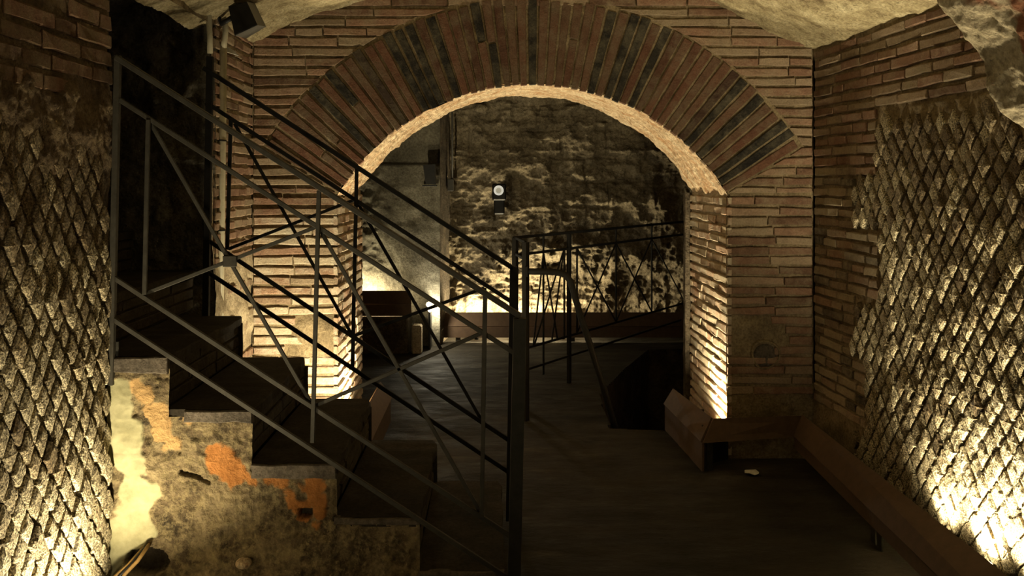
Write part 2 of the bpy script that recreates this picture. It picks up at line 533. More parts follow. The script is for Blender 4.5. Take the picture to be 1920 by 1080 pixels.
class Pieces:
    """collects pieces of one kind of one wall; the largest in view become parts, the rest one joined part"""
    def __init__(s, parent, name, mat, limit=295):
        s.parent, s.name, s.mat, s.limit, s.items = parent, name, mat, limit, []
    def add(s, geo, weight=None, mat=None):
        vs, fs, o = geo
        x, y, z = o
        if weight is None:
            if y < 0.5: weight = 0
            else:
                px, py = CX + F * x / y, CY - F * (z - EYE) / y
                weight = (1.0 / y) if (-30 < px < 1950 and -30 < py < 1110) else 0.01 / (abs(y) + 1)
        s.items.append((weight, vs, fs, o, mat or s.mat))
    def build(s):
        s.items.sort(key=lambda t: -t[0])
        for w_, vs, fs, o, mt in s.items[:s.limit]:
            if w_ <= 0.02: 
                break
            link_mesh(s.name, vs, fs, mt, s.parent, False, o)
        k = 0
        for it in s.items[:s.limit]:
            if it[0] <= 0.02: break
            k += 1
        rest = s.items[k:]
        if rest:
            mb = MB()
            for w_, vs, fs, o, mt in rest: mb.add(vs, fs)
            mats = []
            for it in rest:
                if it[4] not in mats: mats.append(it[4])
            ob = mb.build(s.name + '_work', None, s.parent)
            for mt in mats: ob.data.materials.append(mt)
            ids = []
            for it in rest: ids += [mats.index(it[4])] * len(it[2])
            ob.data.polygons.foreach_set('material_index', ids)
            ob['kind'] = 'stuff'

# ================================================================== THE SETTING
YW = 4.35          # face of the arch wall
YB = 5.18          # rear edge of its passage
AC = (0.20, 0.734) # centre of the arch (x, z)
RI, RO = 1.171, 1.607
A0, A1 = math.radians(31.9), math.radians(148.1)
XJ0, XJ1 = -0.794, 1.194   # jambs
XL, XR0 = -1.225, 1.631     # left wall, right corner
def xr(Y): return XR0 + 0.06 * (YW - Y)   # right wall plane

VD = [-1.75, -1.44, -1.19, -0.757, -0.3, 0.3, 0.9, 1.2, 1.431, 1.62, 2.2]
VZ = [1.98, 2.12, 2.24, 2.345, 2.52, 2.56, 2.34, 2.18, 2.09, 2.07, 2.06]
def vz(x): return np.interp(np.asarray(x) - 0.2, VD, VZ)

# floor with the pit cut out
PIT = [(0.667, 4.86), (1.02, 4.82), (1.30, 4.95), (1.72, 5.4), (1.75, 7.2), (1.30, 7.15), (0.98, 6.4), (0.70, 5.64)]
def in_poly(x, y, poly):
    r = np.zeros(np.shape(x), bool)
    n = len(poly)
    for i in range(n):
        x0, y0 = poly[i]; x1, y1 = poly[(i + 1) % n]
        c = ((y0 > y) != (y1 > y)) & (x < (x1 - x0) * (y - y0) / ((y1 - y0) if y1 != y0 else 1e-9) + x0)
        r ^= c
    return r
def ffloor(U, V):
    z = 0.006 * fbm(U, V, 0, 2.2, 4, seed=3) + 0.002 * fbm(U, V, 0, 14, 3, seed=9)
    return U, V, z
floor = surf('floor', -1.6, 2.2, 190, -2.2, 8.0, 510, ffloor, M['floor'], mask=lambda U, V: ~in_poly(U, V, PIT))
floor['kind'] = 'structure'
# pit shaft (lining) hangs under the floor
pit = MB()
n = len(PIT)
for i in range(n):
    a, b = PIT[i], PIT[(i + 1) % n]
    pit.add([(a[0], a[1], 0.002), (b[0], b[1], 0.002), (b[0], b[1], -1.3), (a[0], a[1], -1.3)], [(0, 1, 2, 3)])
pit.add([(p[0], p[1], -1.3) for p in PIT], [tuple(range(n))])
for i in range(5):   # steps going down inside the pit
    y0 = 4.9 + i * 0.24
    pit.box((0.72, y0, -1.29), (1.16, y0 + 0.24, -0.2 - i * 0.2), 0.005)
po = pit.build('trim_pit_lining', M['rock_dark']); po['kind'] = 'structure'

# ---- arch wall (the wall straight ahead)
def rough_face(amp, s1, seed, base=0.0):
    def d(a, b, c):
        return base + amp * fbm(a, b, c, s1, 4, seed=seed)
    return d
def plaster_patch(X, Z):
    """where old plaster or bare rubble stands over the bricks of the arch wall: 0..1"""
    nz = 0.05 * fbm(X, 0, Z, 9, 3, seed=41)
    a = np.clip(1 - np.hypot((X - (-0.90)) / 0.15, (Z - 0.60) / 0.14) + nz * 6, 0, 1)
    b = np.clip((0.36 + nz - Z) / 0.05, 0, 1) * (X > 1.1)
    c = np.clip(1 - np.hypot((X - 1.33) / 0.12, (Z - 0.67) / 0.06) + nz * 6, 0, 1)
    return np.clip(np.maximum(np.maximum(a, b), c) * 2, 0, 1)
def fwall(U, V):
    k = plaster_patch(U, V)
    d = 0.012 - 0.003 * fbm(U, 0, V, 16, 4, seed=5) - k * (0.012 + 0.008 * fbm(U, 0, V, 18, 4, seed=6))
    return U, YW + d, V
def keep_wall(U, V):
    dx, dz = U - AC[0], V - AC[1]
    r = np.hypot(dx, dz); a = np.arctan2(dz, dx)
    ring = (r < RO - 0.01) & (a > A0) & (a < A1)
    opening = (U > XJ0 + 0.002) & (U < XJ1 - 0.002) & (V < 1.355)
    return ~(ring | opening) & (V < vz(U) + 0.06)
# grid lines placed on the jamb edges
wall_back = surf('wall_back', XL - 0.006, XR0 + 0.005, 360, -0.02, 2.66, 335, fwall, M['mortar'], mask=keep_wall)
wall_back['kind'] = 'structure'
# mortar bed of the arch ring
def fring(U, V):   # U angle, V radius
    x = AC[0] + V * np.cos(U); z = AC[1] + V * np.sin(U)
    return x, YW + 0.005 - 0.004 * fbm(x, 0, z, 20, 3, seed=8), z
rng_ = surf('arch_mortar', A0 - 0.01, A1 + 0.01, 220, RI + 0.001, RO + 0.02, 24, fring, M['mortar'], wall_back)

frB = Frame((0, YW, 0), (1, 0, 0), (0, 0, 1), (0, -1, 0))
bk = Pieces(wall_back, 'brick', M['brick'])
CO = 0.0508
def ring_clip_x(z, side):
    """x of the ring's outer edge at height z, on side -1/+1"""
    dz = z - AC[1]
    z_end = AC[1] + RO * math.sin(A0)
    if z >= z_end:
        r = RO + 0.008
        return AC[0] + side * (math.sqrt(max(r * r - dz * dz, 0)))
    # end line of the ring
    return AC[0] + side * (dz / math.tan(A0) + 0.006)
hole_c, hole_r = (1.388, 0.527), 0.075
row = 0
z = 0.02
while z < 2.62:
    zt = z + 0.037 + random.uniform(-0.003, 0.002)
    spans = []
    # spans of this course: (x at bottom, x at top) for each end
    if zt < 1.350:
        spans = [((XL + 0.002, XL + 0.002), (XJ0 - 0.0, XJ0 - 0.0)), ((XJ1, XJ1), (XR0 - 0.004, XR0 - 0.004))]
    else:
        zz = max(z, 1.352)
        if zt - zz > 0.012 and zt < AC[1] + RO:
            spans = [((XL + 0.002, XL + 0.002), (ring_clip_x(zz, -1) - 0.006, ring_clip_x(zt, -1) - 0.006)),
                     ((ring_clip_x(zz, 1) + 0.006, ring_clip_x(zt, 1) + 0.006), (XR0 - 0.004, XR0 - 0.004))]
        elif zt >= AC[1] + RO:
            spans = [((XL + 0.002, XL + 0.002), (XR0 - 0.004, XR0 - 0.004))]
    z0_ = z if zt < 1.350 else max(z, 1.352)
    sag = random.uniform(-0.002, 0.002)
    for (l, r) in spans:
        x = max(l); xe = min(r)
        first = True
        cur = l
        guard = 0
        while guard < 60:
            guard += 1
            L = random.choice([0.15, 0.2, 0.24, 0.27, 0.3]) * random.uniform(0.85, 1.1)
            nx = max(cur) + L
            last = nx > xe - 0.07
            end = r if last else (nx, nx + random.uniform(-0.002, 0.002))
            poly = [(cur[0], z0_ + random.uniform(-0.002, 0.002) + sag), (end[0], z0_ + random.uniform(-0.002, 0.002) - sag),
                    (end[1], zt + random.uniform(-0.002, 0.002) - sag), (cur[1], zt + random.uniform(-0.002, 0.002) + sag)]
            cxp = sum(p[0] for p in poly) / 4; czp = (z0_ + zt) / 2
            if min(poly[1][0], poly[2][0]) - max(poly[0][0], poly[3][0]) > 0.008 or (end[1] - cur[1] > 0.02) or (end[0] - cur[0] > 0.02):
                # drop crossed polygons to triangles
                if poly[1][0] <= poly[0][0] + 0.002: poly = [poly[0], poly[2], poly[3]]
                elif poly[2][0] <= poly[3][0] + 0.002: poly = [poly[0], poly[1], poly[2]]
                skip = math.hypot(cxp - hole_c[0], czp - hole_c[1]) < hole_r + 0.02 and abs(poly[0][0] - cxp) < 0.2
                if float(plaster_patch(np.array(cxp), np.array(czp))) > 0.45: skip = True
                if czp > float(vz(cxp)) + 0.05: skip = True
                if not skip:
                    pale = cxp < XJ0 and czp < 1.25 and random.random() < 0.93
                    bk.add(mat=M['brick_pale'] if pale else None, geo=brick_geo(frB, poly, -0.014, 0.0 + random.uniform(-0.003, 0.003), 0.0035, 0.0022))
            if last: break
            cur = (end[0] + 0.006, end[1] + 0.006)
    z += CO
    row += 1
bk.build()

# voussoirs: the arch is one structure of its own, each brick a part
arch = empty('trim_arch', (AC[0], YW, 1.35))
tag(arch, kind='structure')
NV = 55
for i in range(NV):
    a = A0 + (A1 - A0) * (i + 0.5) / NV
    da = (A1 - A0) / NV
    hw = 0.5 - 0.085 / 1
    g = 0.0052
    er = (math.cos(a), math.sin(a)); et = (-math.sin(a), math.cos(a))
    r0, r1 = RI - 0.004 + random.uniform(-0.004, 0.004), RO + random.uniform(-0.012, 0.008)
    w0 = r0 * da / 2 - g; w1 = r1 * da / 2 - g * 1.3
    split = None
    segs = [(r0, r1)]
    if random.random() < 0.08:
        rm = random.uniform(1.32, 1.45); segs = [(r0, rm - 0.004), (rm + 0.004, r1)]
    for (ra, rb) in segs:
        fa = (ra - r0) / (r1 - r0); fb = (rb - r0) / (r1 - r0)
        wa, wb = w0 + (w1 - w0) * fa, w0 + (w1 - w0) * fb
        sk = random.uniform(-0.0015, 0.0015)
        P = lambda r, t: (AC[0] + er[0] * r + et[0] * t, AC[1] + er[1] * r + et[1] * t)
        poly = [P(ra, -wa + sk), P(rb, -wb - sk), P(rb, wb - sk), P(ra, wa + sk)]
        vs, fs, o = brick_geo(frB, poly, -0.03, 0.004 + random.uniform(-0.004, 0.004), 0.003, 0.0018, seg=0.1)
        link_mesh('brick', vs, fs, M['voussoir'], arch, False, o)
# soffit: rough render over the brick ends
def fsof(U, V):   # U angle, V depth
    th = U * NV / (A1 - A0)
    saw = np.abs((th % 1) - 0.5) * 2
    rr = RI + 0.004 - 0.006 * saw * (0.5 + 0.5 * fbm(U * 3, V * 8, 0, 3, 3, seed=12)) - 0.016 * fbm(U * 1.2, V, 0, 9, 5, seed=14)
    rr = rr + 0.02 * fbm(U, V * 0.4, 0, 3, 2, seed=22)
    rr = np.where(V < 0.02, RI + (rr - RI) * 0.4, rr)
    rr = rr + V * 0.02 - 0.012 * ridged(U * 0.8, V * 2.5, 0, 9, 3, seed=23)
    return AC[0] + rr * np.cos(U), YW + V, AC[1] + rr * np.sin(U)
sf = surf('soffit', A0 - 0.012, A1 + 0.012, 420, 0.0, YB - YW, 90, fsof, M['soffit'], arch)

# passage walls (jambs)
def jamb(name, X, sgn):
    # N points into the passage
    def fj(U, V):
        d = -0.012 + 0.003 * fbm(U, V, 3 * sgn, 18, 4, seed=15)
        return X + sgn * d, U, V
    o = surf(name, YW + 0.001, YB, 62, -0.02, 1.36, 100, fj, M['mortar_pale'])
    o['kind'] = 'structure'
    fr = Frame((X, 0, 0), (0, -sgn, 0) if sgn > 0 else (0, 1, 0), (0, 0, 1), (sgn, 0, 0))
    # u runs so that (U,V,N) is right-handed
    fr = Frame((X, 0, 0), (0, 1, 0), (0, 0, 1), (sgn, 0, 0)) if sgn > 0 else Frame((X, 0, 0), (0, 1, 0), (0, 0, 1), (sgn, 0, 0))
    pc = Pieces(o, 'brick', M['brick_pale'])
    z = 0.02
    while z < 1.33:
        zt = min(z + 0.038 + random.uniform(-0.004, 0.002), 1.352)
        y = YW - 0.002
        while y < YB - 0.03:
            L = random.choice([0.12, 0.17, 0.22, 0.26]) * random.uniform(0.85, 1.1)
            ye = y + L
            if ye > YB - 0.06: ye = YB
            a, b, c, d = [random.uniform(-0.003, 0.003) for _ in range(4)]
            poly = [(y, z + a), (ye, z + b), (ye, zt + c), (y, zt + d)]
            if sgn > 0:   # keep counter-clockwise seen from +X : Y grows to the left... reverse
                pass
            vs, fs, og = brick_geo(fr, poly, -0.02, random.uniform(-0.003, 0.004), 0.004, 0.0026)
            if sgn < 0: fs = [tuple(reversed(f)) for f in fs]
            pc.add((vs, fs, og))
            y = ye + 0.009
        z += CO
    pc.build()
    return o
jamb('wall_passage_left', XJ0, 1)
jamb('wall_passage_right', XJ1, -1)

# ---- side walls with diamond stonework
def stone_variants(n=12):
    out = []
    for k in range(n):
        outline = []
        corners = [(0, -1), (1, 0), (0, 1), (-1, 0)]
        for i in range(4):
            a, b = corners[i], corners[(i + 1) % 4]
            for j in range(4):
                f = j / 4
                bulge = 0.03 * math.sin(PI * f)
                x = a[0] + (b[0] - a[0]) * f; y = a[1] + (b[1] - a[1]) * f
                s = 1 + bulge + random.uniform(-0.07, 0.03)
                if j == 0: s = random.uniform(0.9, 1.06)
                outline.append((x * s, y * s))
        mid = [(x * random.uniform(0.84, 0.93), y * random.uniform(0.84, 0.93)) for x, y in outline]
        inn = [(x * random.uniform(0.5, 0.6), y * random.uniform(0.5, 0.6)) for x, y in outline]
        hm = [random.uniform(0.86, 0.96) for _ in outline]
        hi = [random.uniform(0.98, 1.03) for _ in outline]
        out.append((outline, mid, inn, hm, hi, random.uniform(0.98, 1.04)))
    return out
SV = stone_variants(16)
def stone_geo(fr, cu, cv, ru, rv, back, front, flip=False):
    ol, mid, inn, hm, hi, hc = random.choice(SV)
    D = front - back
    vs = [fr.p(cu + x * ru, cv + y * rv, back) for x, y in ol]
    vs += [fr.p(cu + x * ru, cv + y * rv, back + D * 0.35) for x, y in ol]
    vs += [fr.p(cu + x * ru, cv + y * rv, back + D * h) for (x, y), h in zip(mid, hm)]
    vs += [fr.p(cu + x * ru, cv + y * rv, back + D * h) for (x, y), h in zip(inn, hi)]
    vs.append(fr.p(cu, cv, back + D * hc))
    m = len(ol)
    fs = []
    for r in range(3):
        for i in range(m):
            j = (i + 1) % m
            fs.append((r * m + i, r * m + j, (r + 1) * m + j, (r + 1) * m + i))
    for i in range(m):
        fs.append((3 * m + i, 3 * m + (i + 1) % m, 4 * m))
    if flip: fs = [tuple(reversed(f)) for f in fs]
    return vs, fs, tuple(fr.p(cu, cv, back))

SU, SVV = 0.077, 0.106      # diamond diagonals (along wall, up)
def reticulate(parent, fr, u0, u1, v0, v1, keep, amp, flip, front=0.012, shear=0.0, brown=lambda u, v: 0.0):
    pc = Pieces(parent, 'stone', M['tuff'])
    nv_ = int((v1 - v0) / (SVV / 2)) + 1
    nu_ = int((u1 - u0) / SU) + 2
    for j in range(nv_):
        v = v0 + j * SVV / 2
        for i in range(nu_):
            u = u0 + (i + (0.5 if j % 2 else 0)) * SU
            if u > u1: continue
            uu = u + 0.02 * math.sin(v * 3.1 + u) ; vv = v + 0.012 * math.sin(u * 4.3) + shear * (u - u0)
            if not keep(uu, vv): continue
            k = amp(uu, vv)
            g = stone_geo(fr, uu + random.uniform(-0.003, 0.003), vv + random.uniform(-0.003, 0.003),
                          SU / 2 * random.uniform(0.86, 0.98), SVV / 2 * random.uniform(0.86, 0.98), -0.018, front * k + random.uniform(-0.006, 0.005), flip)
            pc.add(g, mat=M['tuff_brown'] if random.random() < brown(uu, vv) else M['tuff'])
    pc.build()

# left wall: plane X = XL, from behind the camera to the stair opening
frL = Frame((XL, 0, 0), (0, 1, 0), (0, 0, 1), (1, 0, 0))
LEND = 2.74
def fleft(U, V):
    k = np.clip((V - 1.25) / 0.3, 0, 1)      # upper part is smeared with mortar
    d = -0.013 + 0.005 * fbm(U, V, 0, 15, 4, seed=31) + k * (0.018 + 0.022 * fbm(U, V, 0, 13, 5, gain=0.6, seed=32)) * np.clip((1.80 - V) / 0.15, 0.35, 1)
    d = np.where(U > LEND - 0.02, d - 0.005, d)
    return XL + d, U, V
wall_left = surf('wall_left', 1.5, LEND, 230, -0.02, 2.25, 400, fleft, M['mortar_brown'])
s_ = surf('wall_left_rear', -2.2, 1.5, 120, -0.02, 2.25, 80, fleft, M['mortar_brown']); s_['kind'] = 'structure'
wall_left['kind'] = 'structure'
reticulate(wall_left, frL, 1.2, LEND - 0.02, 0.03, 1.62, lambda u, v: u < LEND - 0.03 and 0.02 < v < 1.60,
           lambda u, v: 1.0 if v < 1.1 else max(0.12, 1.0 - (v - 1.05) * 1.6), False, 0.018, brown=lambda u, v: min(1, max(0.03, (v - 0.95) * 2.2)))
# end (reveal) of the left wall towards the stairwell
def fend(U, V):
    d = 0.01 * fbm(U, V, 2, 9, 4, seed=35)
    return U, LEND + d, V
s_ = surf('wall_stairwell_front', -3.0, XL - 0.008, 90, -0.02, 2.9, 120, fend, M['rock_dark']); s_['kind'] = 'structure'
def brick_field(parent, fr, rows, flip, mat, front=0.0, lens=(0.15, 0.19, 0.23, 0.27), th=0.036, co=CO, keep=None, joint=0.009, jit=0.0025, limit=295, pcs=None):
    pc = pcs or Pieces(parent, 'brick', mat, limit)
    for (v, u0, u1) in rows:
        u = u0 + random.uniform(-0.06, 0)
        u = u0
        off = random.uniform(0.4, 1.0)
        while u < u1 - 0.015:
            L = random.choice(lens) * random.uniform(0.85, 1.1) * off
            off = 1
            ue = u + L
            if ue > u1 - 0.05: ue = u1
            t = th + random.uniform(-0.003, 0.003)
            a, b, c, d = [random.uniform(-0.002, 0.002) for _ in range(4)]
            poly = [(u, v + a), (ue, v + b), (ue, v + t + c), (u, v + t + d)]
            if keep is None or keep((u + ue) / 2, v + th / 2):
                vs, fs, o = brick_geo(fr, poly, -0.018, front + random.uniform(-0.004, 0.004), 0.004, jit)
                if flip: fs = [tuple(reversed(f)) for f in fs]
                pc.add((vs, fs, o), mat=mat)
            u = ue + joint
    if pcs is None: pc.build()
rows = []
v = 1.66
while v < 2.2:
    rows.append((v, 0.8, LEND - 0.005)); v += 0.058
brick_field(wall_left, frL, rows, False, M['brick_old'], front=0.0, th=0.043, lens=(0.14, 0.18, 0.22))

# left wall beyond the stair opening (return towards the arch wall)
def fret(U, V):
    k = np.clip((1.15 - V) / 0.25, 0, 1) * np.clip(fbm(U, V, 0, 7, 3, seed=38) * 3 + 0.9, 0, 1)
    d = -0.012 + 0.004 * fbm(U, V, 1, 15, 4, seed=36) + k * (0.014 + 0.016 * fbm(U, V, 0, 13, 4, seed=37))
    return XL + d, U, V
wr = surf('wall_left_return', 3.75, YW + 0.01, 60, -0.02, 2.4, 220, fret, M['mortar_pale'])
wr['kind'] = 'structure'
rows = []
v = 0.02
while v < 2.3:
    rows.append((v, 3.76, YW - 0.004)); v += CO
brick_field(wr, frL, rows, False, M['brick'], keep=lambda u, v: v > 1.1 or (math.sin(v * 37) > 0.2), lens=(0.12, 0.16, 0.2))

# stairwell opening: rear rock wall, left end, its ceiling
def frk(U, V):
    d = 0.05 * ridged(U, 0, V, 3, 5, seed=51) + 0.02 * fbm(U, 0, V, 14, 4, seed=52)
    edge = np.clip((U - (XL - 0.10)) / 0.10, 0, 1)
    return U, 3.80 - d * (1 - edge * 0.6) - 0.03, V
s_ = surf('wall_stairwell_rear', -3.0, XL + 0.0, 220, -0.02, 3.0, 300, frk, M['rock_mid']); s_['kind'] = 'structure'
def flend(U, V):
    return -3.0 + 0.05 * ridged(U, V, 0, 4, 4, seed=53), U, V
s_ = surf('wall_stairwell_end', 2.7, 3.85, 60, 0, 3.0, 120, flend, M['rock_dark']); s_['kind'] = 'structure'
def fsc(U, V):
    return U, V, 2.75 + 0.06 * fbm(U, V, 0, 4, 4, seed=54)
s_ = surf('ceiling_stairwell', -3.05, XL - 0.0, 70, 2.7, 3.9, 50, fsc, M['rock_dark']); s_['kind'] = 'structure'
# strip of wall over the opening
def fov(U, V):
    return XL - 0.01 + 0.01 * fbm(U, V, 0, 8, 4, seed=55), U, V
s_ = surf('wall_left_over_opening', LEND - 0.02, 3.78, 60, 2.10, 2.8, 40, fov, M['mortar']); s_['kind'] = 'structure'

# right wall
ln = math.hypot(1, 0.06)
frR = Frame((XR0 + 0.06 * YW, 0, 0), (-0.06 / 1, 1, 0), (0, 0, 1), (-1 / ln, -0.06 / ln, 0))   # u = world Y
def fright(U, V):
    holes = np.zeros(U.shape)
    for (hy, hz, hr) in ((3.04, 1.43, 0.030), (3.42, 0.92, 0.018)):
        holes = holes + np.clip(1 - np.hypot((U - hy), (V - hz)) / hr, 0, 1)
    k = np.clip((3.55 - U) / 0.3, 0, 1) * np.clip((V - 1.35) / 0.15, 0, 1) * (V < 1.72)
    d = -0.013 + 0.005 * fbm(U, V, 5, 15, 4, seed=61) - 0.05 * np.clip(holes * 2, 0, 1)
    d = d + k * (0.012 + 0.020 * fbm(U, V, 3, 12, 5, gain=0.6, seed=62))
    d = d + np.clip((V - 2.02) / 0.03, 0, 1) * 0.01
    # remains of mortar lumps near the foot
    foot = np.clip((0.45 - V) / 0.3, 0, 1) * np.clip((U - 3.4) / 0.4, 0, 1)
    d = d + foot * (0.010 + 0.014 * fbm(U, V, 7, 10, 4, seed=63))
    p = XR0 + 0.06 * (YW - U) - d
    return p, U, V
wall_right = surf('wall_right', 2.2, YW + 0.01, 400, -0.02, 2.2, 380, fright, M['mortar'])
s_ = surf('wall_right_rear', -2.2, 2.2, 160, -0.02, 2.2, 80, fright, M['mortar']); s_['kind'] = 'structure'
wall_right['kind'] = 'structure'
def tooth(v):
    if v > 1.715: return -9
    if v > 1.445: return 3.73
    if v > 1.177: return 3.93
    if v > 0.897: return 3.71
    if v > 0.60: return 3.93
    if v > 0.30: return 3.82
    return 3.95
def keepR(u, v):
    if u > tooth(v) - 0.025 or u > tooth(v + 0.04) - 0.02 or u > tooth(v - 0.04) - 0.02: return False
    if v > 1.70 or v < 0.03: return False
    for (hy, hz, hr) in ((3.04, 1.43, 0.035), (3.42, 0.92, 0.02)):
        if math.hypot(u - hy, v - hz) < hr: return False
    return True
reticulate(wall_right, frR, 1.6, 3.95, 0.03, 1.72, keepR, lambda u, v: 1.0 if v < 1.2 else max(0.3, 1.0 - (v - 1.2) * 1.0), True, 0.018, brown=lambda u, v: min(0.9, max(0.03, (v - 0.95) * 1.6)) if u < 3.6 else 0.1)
rows = []
v = 0.30
while v < 2.035:
    u0 = max(tooth(v + 0.02), 1.9)
    rows.append((v, u0, YW - 0.012)); v += 0.0495
pcR = Pieces(wall_right, 'brick', M['brick'])
brick_field(wall_right, frR, [r for r in rows if r[0] > 1.45], True, M['brick'], lens=(0.13, 0.17, 0.22, 0.26), th=0.036, pcs=pcR)
brick_field(wall_right, frR, [r for r in rows if r[0] <= 1.45], True, M['brick_tan'], lens=(0.10, 0.14, 0.18, 0.22), th=0.036, pcs=pcR)
pcR.build()

# rear of the room, behind the camera
def fbk(U, V): return U, -2.2 + 0.03 * fbm(U, V, 0, 4, 4, seed=70), V
s_ = surf('wall_front', -1.6, 2.3, 60, -0.02, 2.7, 40, fbk, M['rock']); s_['kind'] = 'structure'

# vault over the room
def fceil(U, V):
    d = 0.018 * fbm(U, V, 0, 6, 5, seed=80) + 0.022 * np.clip(ridged(U, V, 0, 7, 4, seed=81), -0.3, 1) * 0.5 + 0.004 * fbm(U, V, 0, 60, 3, seed=82)
    nearw = np.clip((V - (YW - 0.06)) / 0.06, 0, 1)
    return U, V, vz(U) - d - 0.0 * nearw
cl = surf('ceiling', -1.32, 2.05, 330, -2.2, YW + 0.03, 560, fceil, M['ceiling']); cl['kind'] = 'structure'

# broken rib of an older vault, close on the right
RIBP = [at(1742, -60, 1.95), at(1748, 0, 1.95), at(1765, 25, 1.95), at(1800, 60, 1.95), at(1832, 105, 1.95), at(1850, 160, 1.95),
        at(1872, 208, 1.95), at(1915, 238, 1.95), at(1990, 262, 1.95), at(2150, 310, 1.95), at(2330, 350, 1.95)]
def frib(U, V):
    # U along the profile 0..1, V: 0 rim face inwards -> 1 towards camera
    xs = np.array([p.x for p in RIBP]); zs = np.array([p.z for p in RIBP])
    t = np.linspace(0, 1, len(RIBP))
    x = np.interp(U, t, xs); z = np.interp(U, t, zs)
    # V<0.25: vertical far face going outward/up, V>0.25: underside coming towards the camera
    off = np.clip((0.25 - V) / 0.25, 0, 1)
    y = 1.95 - np.clip((V - 0.25) / 0.75, 0, 1) * 0.75
    x = x + off * 0.5; z = z + off * 0.5
    x = x + np.clip((V - 0.25) / 0.75, 0, 1) * 0.03
    z = z + np.clip((V - 0.25) / 0.75, 0, 1) * 0.04
    d = 0.022 * fbm(x, y, z, 7, 5, seed=90) + 0.006 * fbm(x, y, z, 40, 3, seed=91)
    return x + d, y + d * (off > 0), z + d
def rib_extra(t, v, c):
    m = t.ramp(t.noise(v, 5.5, 3, 0.5), [(0.60, 0.0), (0.64, 1.0)])
    c = t.mix(m, c, (0.30, 0.13, 0.07))
    m2 = t.ramp(t.noise(t.coord(scale=(1.3, 1.3, 1.3)), 8, 3, 0.5), [(0.68, 0.0), (0.72, 1.0)])
    return t.mix(m2, c, (0.03, 0.02, 0.012))
M['rib'] = rocky('rib_concrete', (0.34, 0.28, 0.18), (0.55, 0.47, 0.32), (0.72, 0.63, 0.45), 9, 0.8, 70, 0.02, extra=rib_extra)
rb = surf('trim_vault_rib', 0, 1, 200, 0, 1, 130, frib, M['rib']); rb['kind'] = 'structure'

# ---- room beyond the arch
YF = 7.80
def ffar(U, V):
    wu = U + 0.05 * fbm(U, 1, V, 3, 3, seed=105); wv = V + 0.045 * fbm(U, 2, V, 3, 3, seed=106)
    d = 0.10 * ridged(U, 0, V * 1.3, 1.6, 5, seed=100) + 0.045 * ridged(U, 0, V * 1.6, 5, 5, seed=107) + 0.035 * fbm(U, 0, V, 13, 5, seed=101)
    # courses of worn tuff blocks in the middle height
    band = np.clip((V - 1.0) / 0.1, 0, 1)
    rowh = 0.235
    g = np.minimum(wv % rowh, rowh - wv % rowh) / 0.025
    off = (np.floor(wv / rowh) % 2) * 0.21
    gx = np.minimum((wu + off) % 0.42, 0.42 - (wu + off) % 0.42) / 0.02
    groove = np.clip(1 - np.minimum(g, gx), 0, 1) * 0.035 * band * np.clip(0.6 + fbm(U, 0, V, 3, 3, seed=103) * 2, 0, 1)
    # pitted, crumbling rock low down
    low = np.clip((1.25 - V) / 0.4, 0, 1)
    pits = np.clip(fbm(U, 0, V, 17, 3, seed=104) - 0.3, 0, 1) * 0.09 * low
    bulge = 0.10 * np.exp(-((V - 0.75) / 0.25) ** 2) * np.clip((U + 0.5), 0, 1)
    return U, YF + 0.03 - d - bulge * 0.4 + groove + pits, V
wf = surf('wall_far', -0.62, 2.1, 340, -0.02, 2.9, 360, ffar, M['rock']); wf['kind'] = 'structure'
# left pier of the far room: front face and return
PX0, PX1, PY = -1.9, -0.456, 7.30
def fpier(U, V):
    # U<0: front face running left, U>0: return running back
    fr = U < 0
    x = np.where(fr, PX1 + U, PX1 + 0.06 * U / 0.5)
    y = np.where(fr, PY, PY + U)
    up = np.clip((V - 1.55) / 0.02, 0, 1) * 0.05            # wall is set back above the ledge
    rough = 0.022 * fbm(x, y, V, 5, 5, seed=110) + 0.02 * np.clip((-0.3 - U) / 0.3, 0, 1) * ridged(x, y, V, 9, 3, seed=111)
    y = y + np.where(fr, up - rough, 0)
    x = x + np.where(fr, 0, rough * 0.5)
    return x, y, V
wp = surf('wall_far_left', -1.5, -1e-4, 200, -0.02, 2.9, 280, fpier, M['pier']); wp['kind'] = 'structure'
wp2 = surf('pier_return', 1e-5, 0.52, 60, -0.02, 2.9, 280, fpier, M['rock_dark'], wp)  # dark rock colour stands in for the shade on this face
def ffr(U, V): return 2.02 + 0.08 * fbm(0, U, V, 3, 5, seed=112), U, V
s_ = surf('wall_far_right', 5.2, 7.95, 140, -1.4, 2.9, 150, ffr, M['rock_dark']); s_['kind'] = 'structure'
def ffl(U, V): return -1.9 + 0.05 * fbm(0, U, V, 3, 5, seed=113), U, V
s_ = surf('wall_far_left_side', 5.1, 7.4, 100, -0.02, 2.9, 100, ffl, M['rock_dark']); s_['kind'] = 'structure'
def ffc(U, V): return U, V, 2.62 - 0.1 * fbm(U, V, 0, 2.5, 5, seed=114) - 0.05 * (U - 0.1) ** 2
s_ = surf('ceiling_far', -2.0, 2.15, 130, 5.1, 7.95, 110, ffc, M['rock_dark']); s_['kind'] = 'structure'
# rear side of the arch wall (seen from the far room) with its hole
def frear(U, V): return U, YB + 0.002 + 0.01 * fbm(U, 0, V, 5, 4, seed=115), V
def keep_rear(U, V):
    dx, dz = U - AC[0], V - AC[1]
    r = np.hypot(dx, dz)
    op = ((U > XJ0) & (U < XJ1) & (V < 1.36)) | ((r < RI + 0.03) & (V > 1.3) & (np.abs(dx) < RI))
    return ~op
s_ = surf('wall_arch_rear', -2.0, 2.15, 300, -0.02, 2.9, 220, frear, M['rock_dark'], mask=keep_rear); s_['kind'] = 'structure'
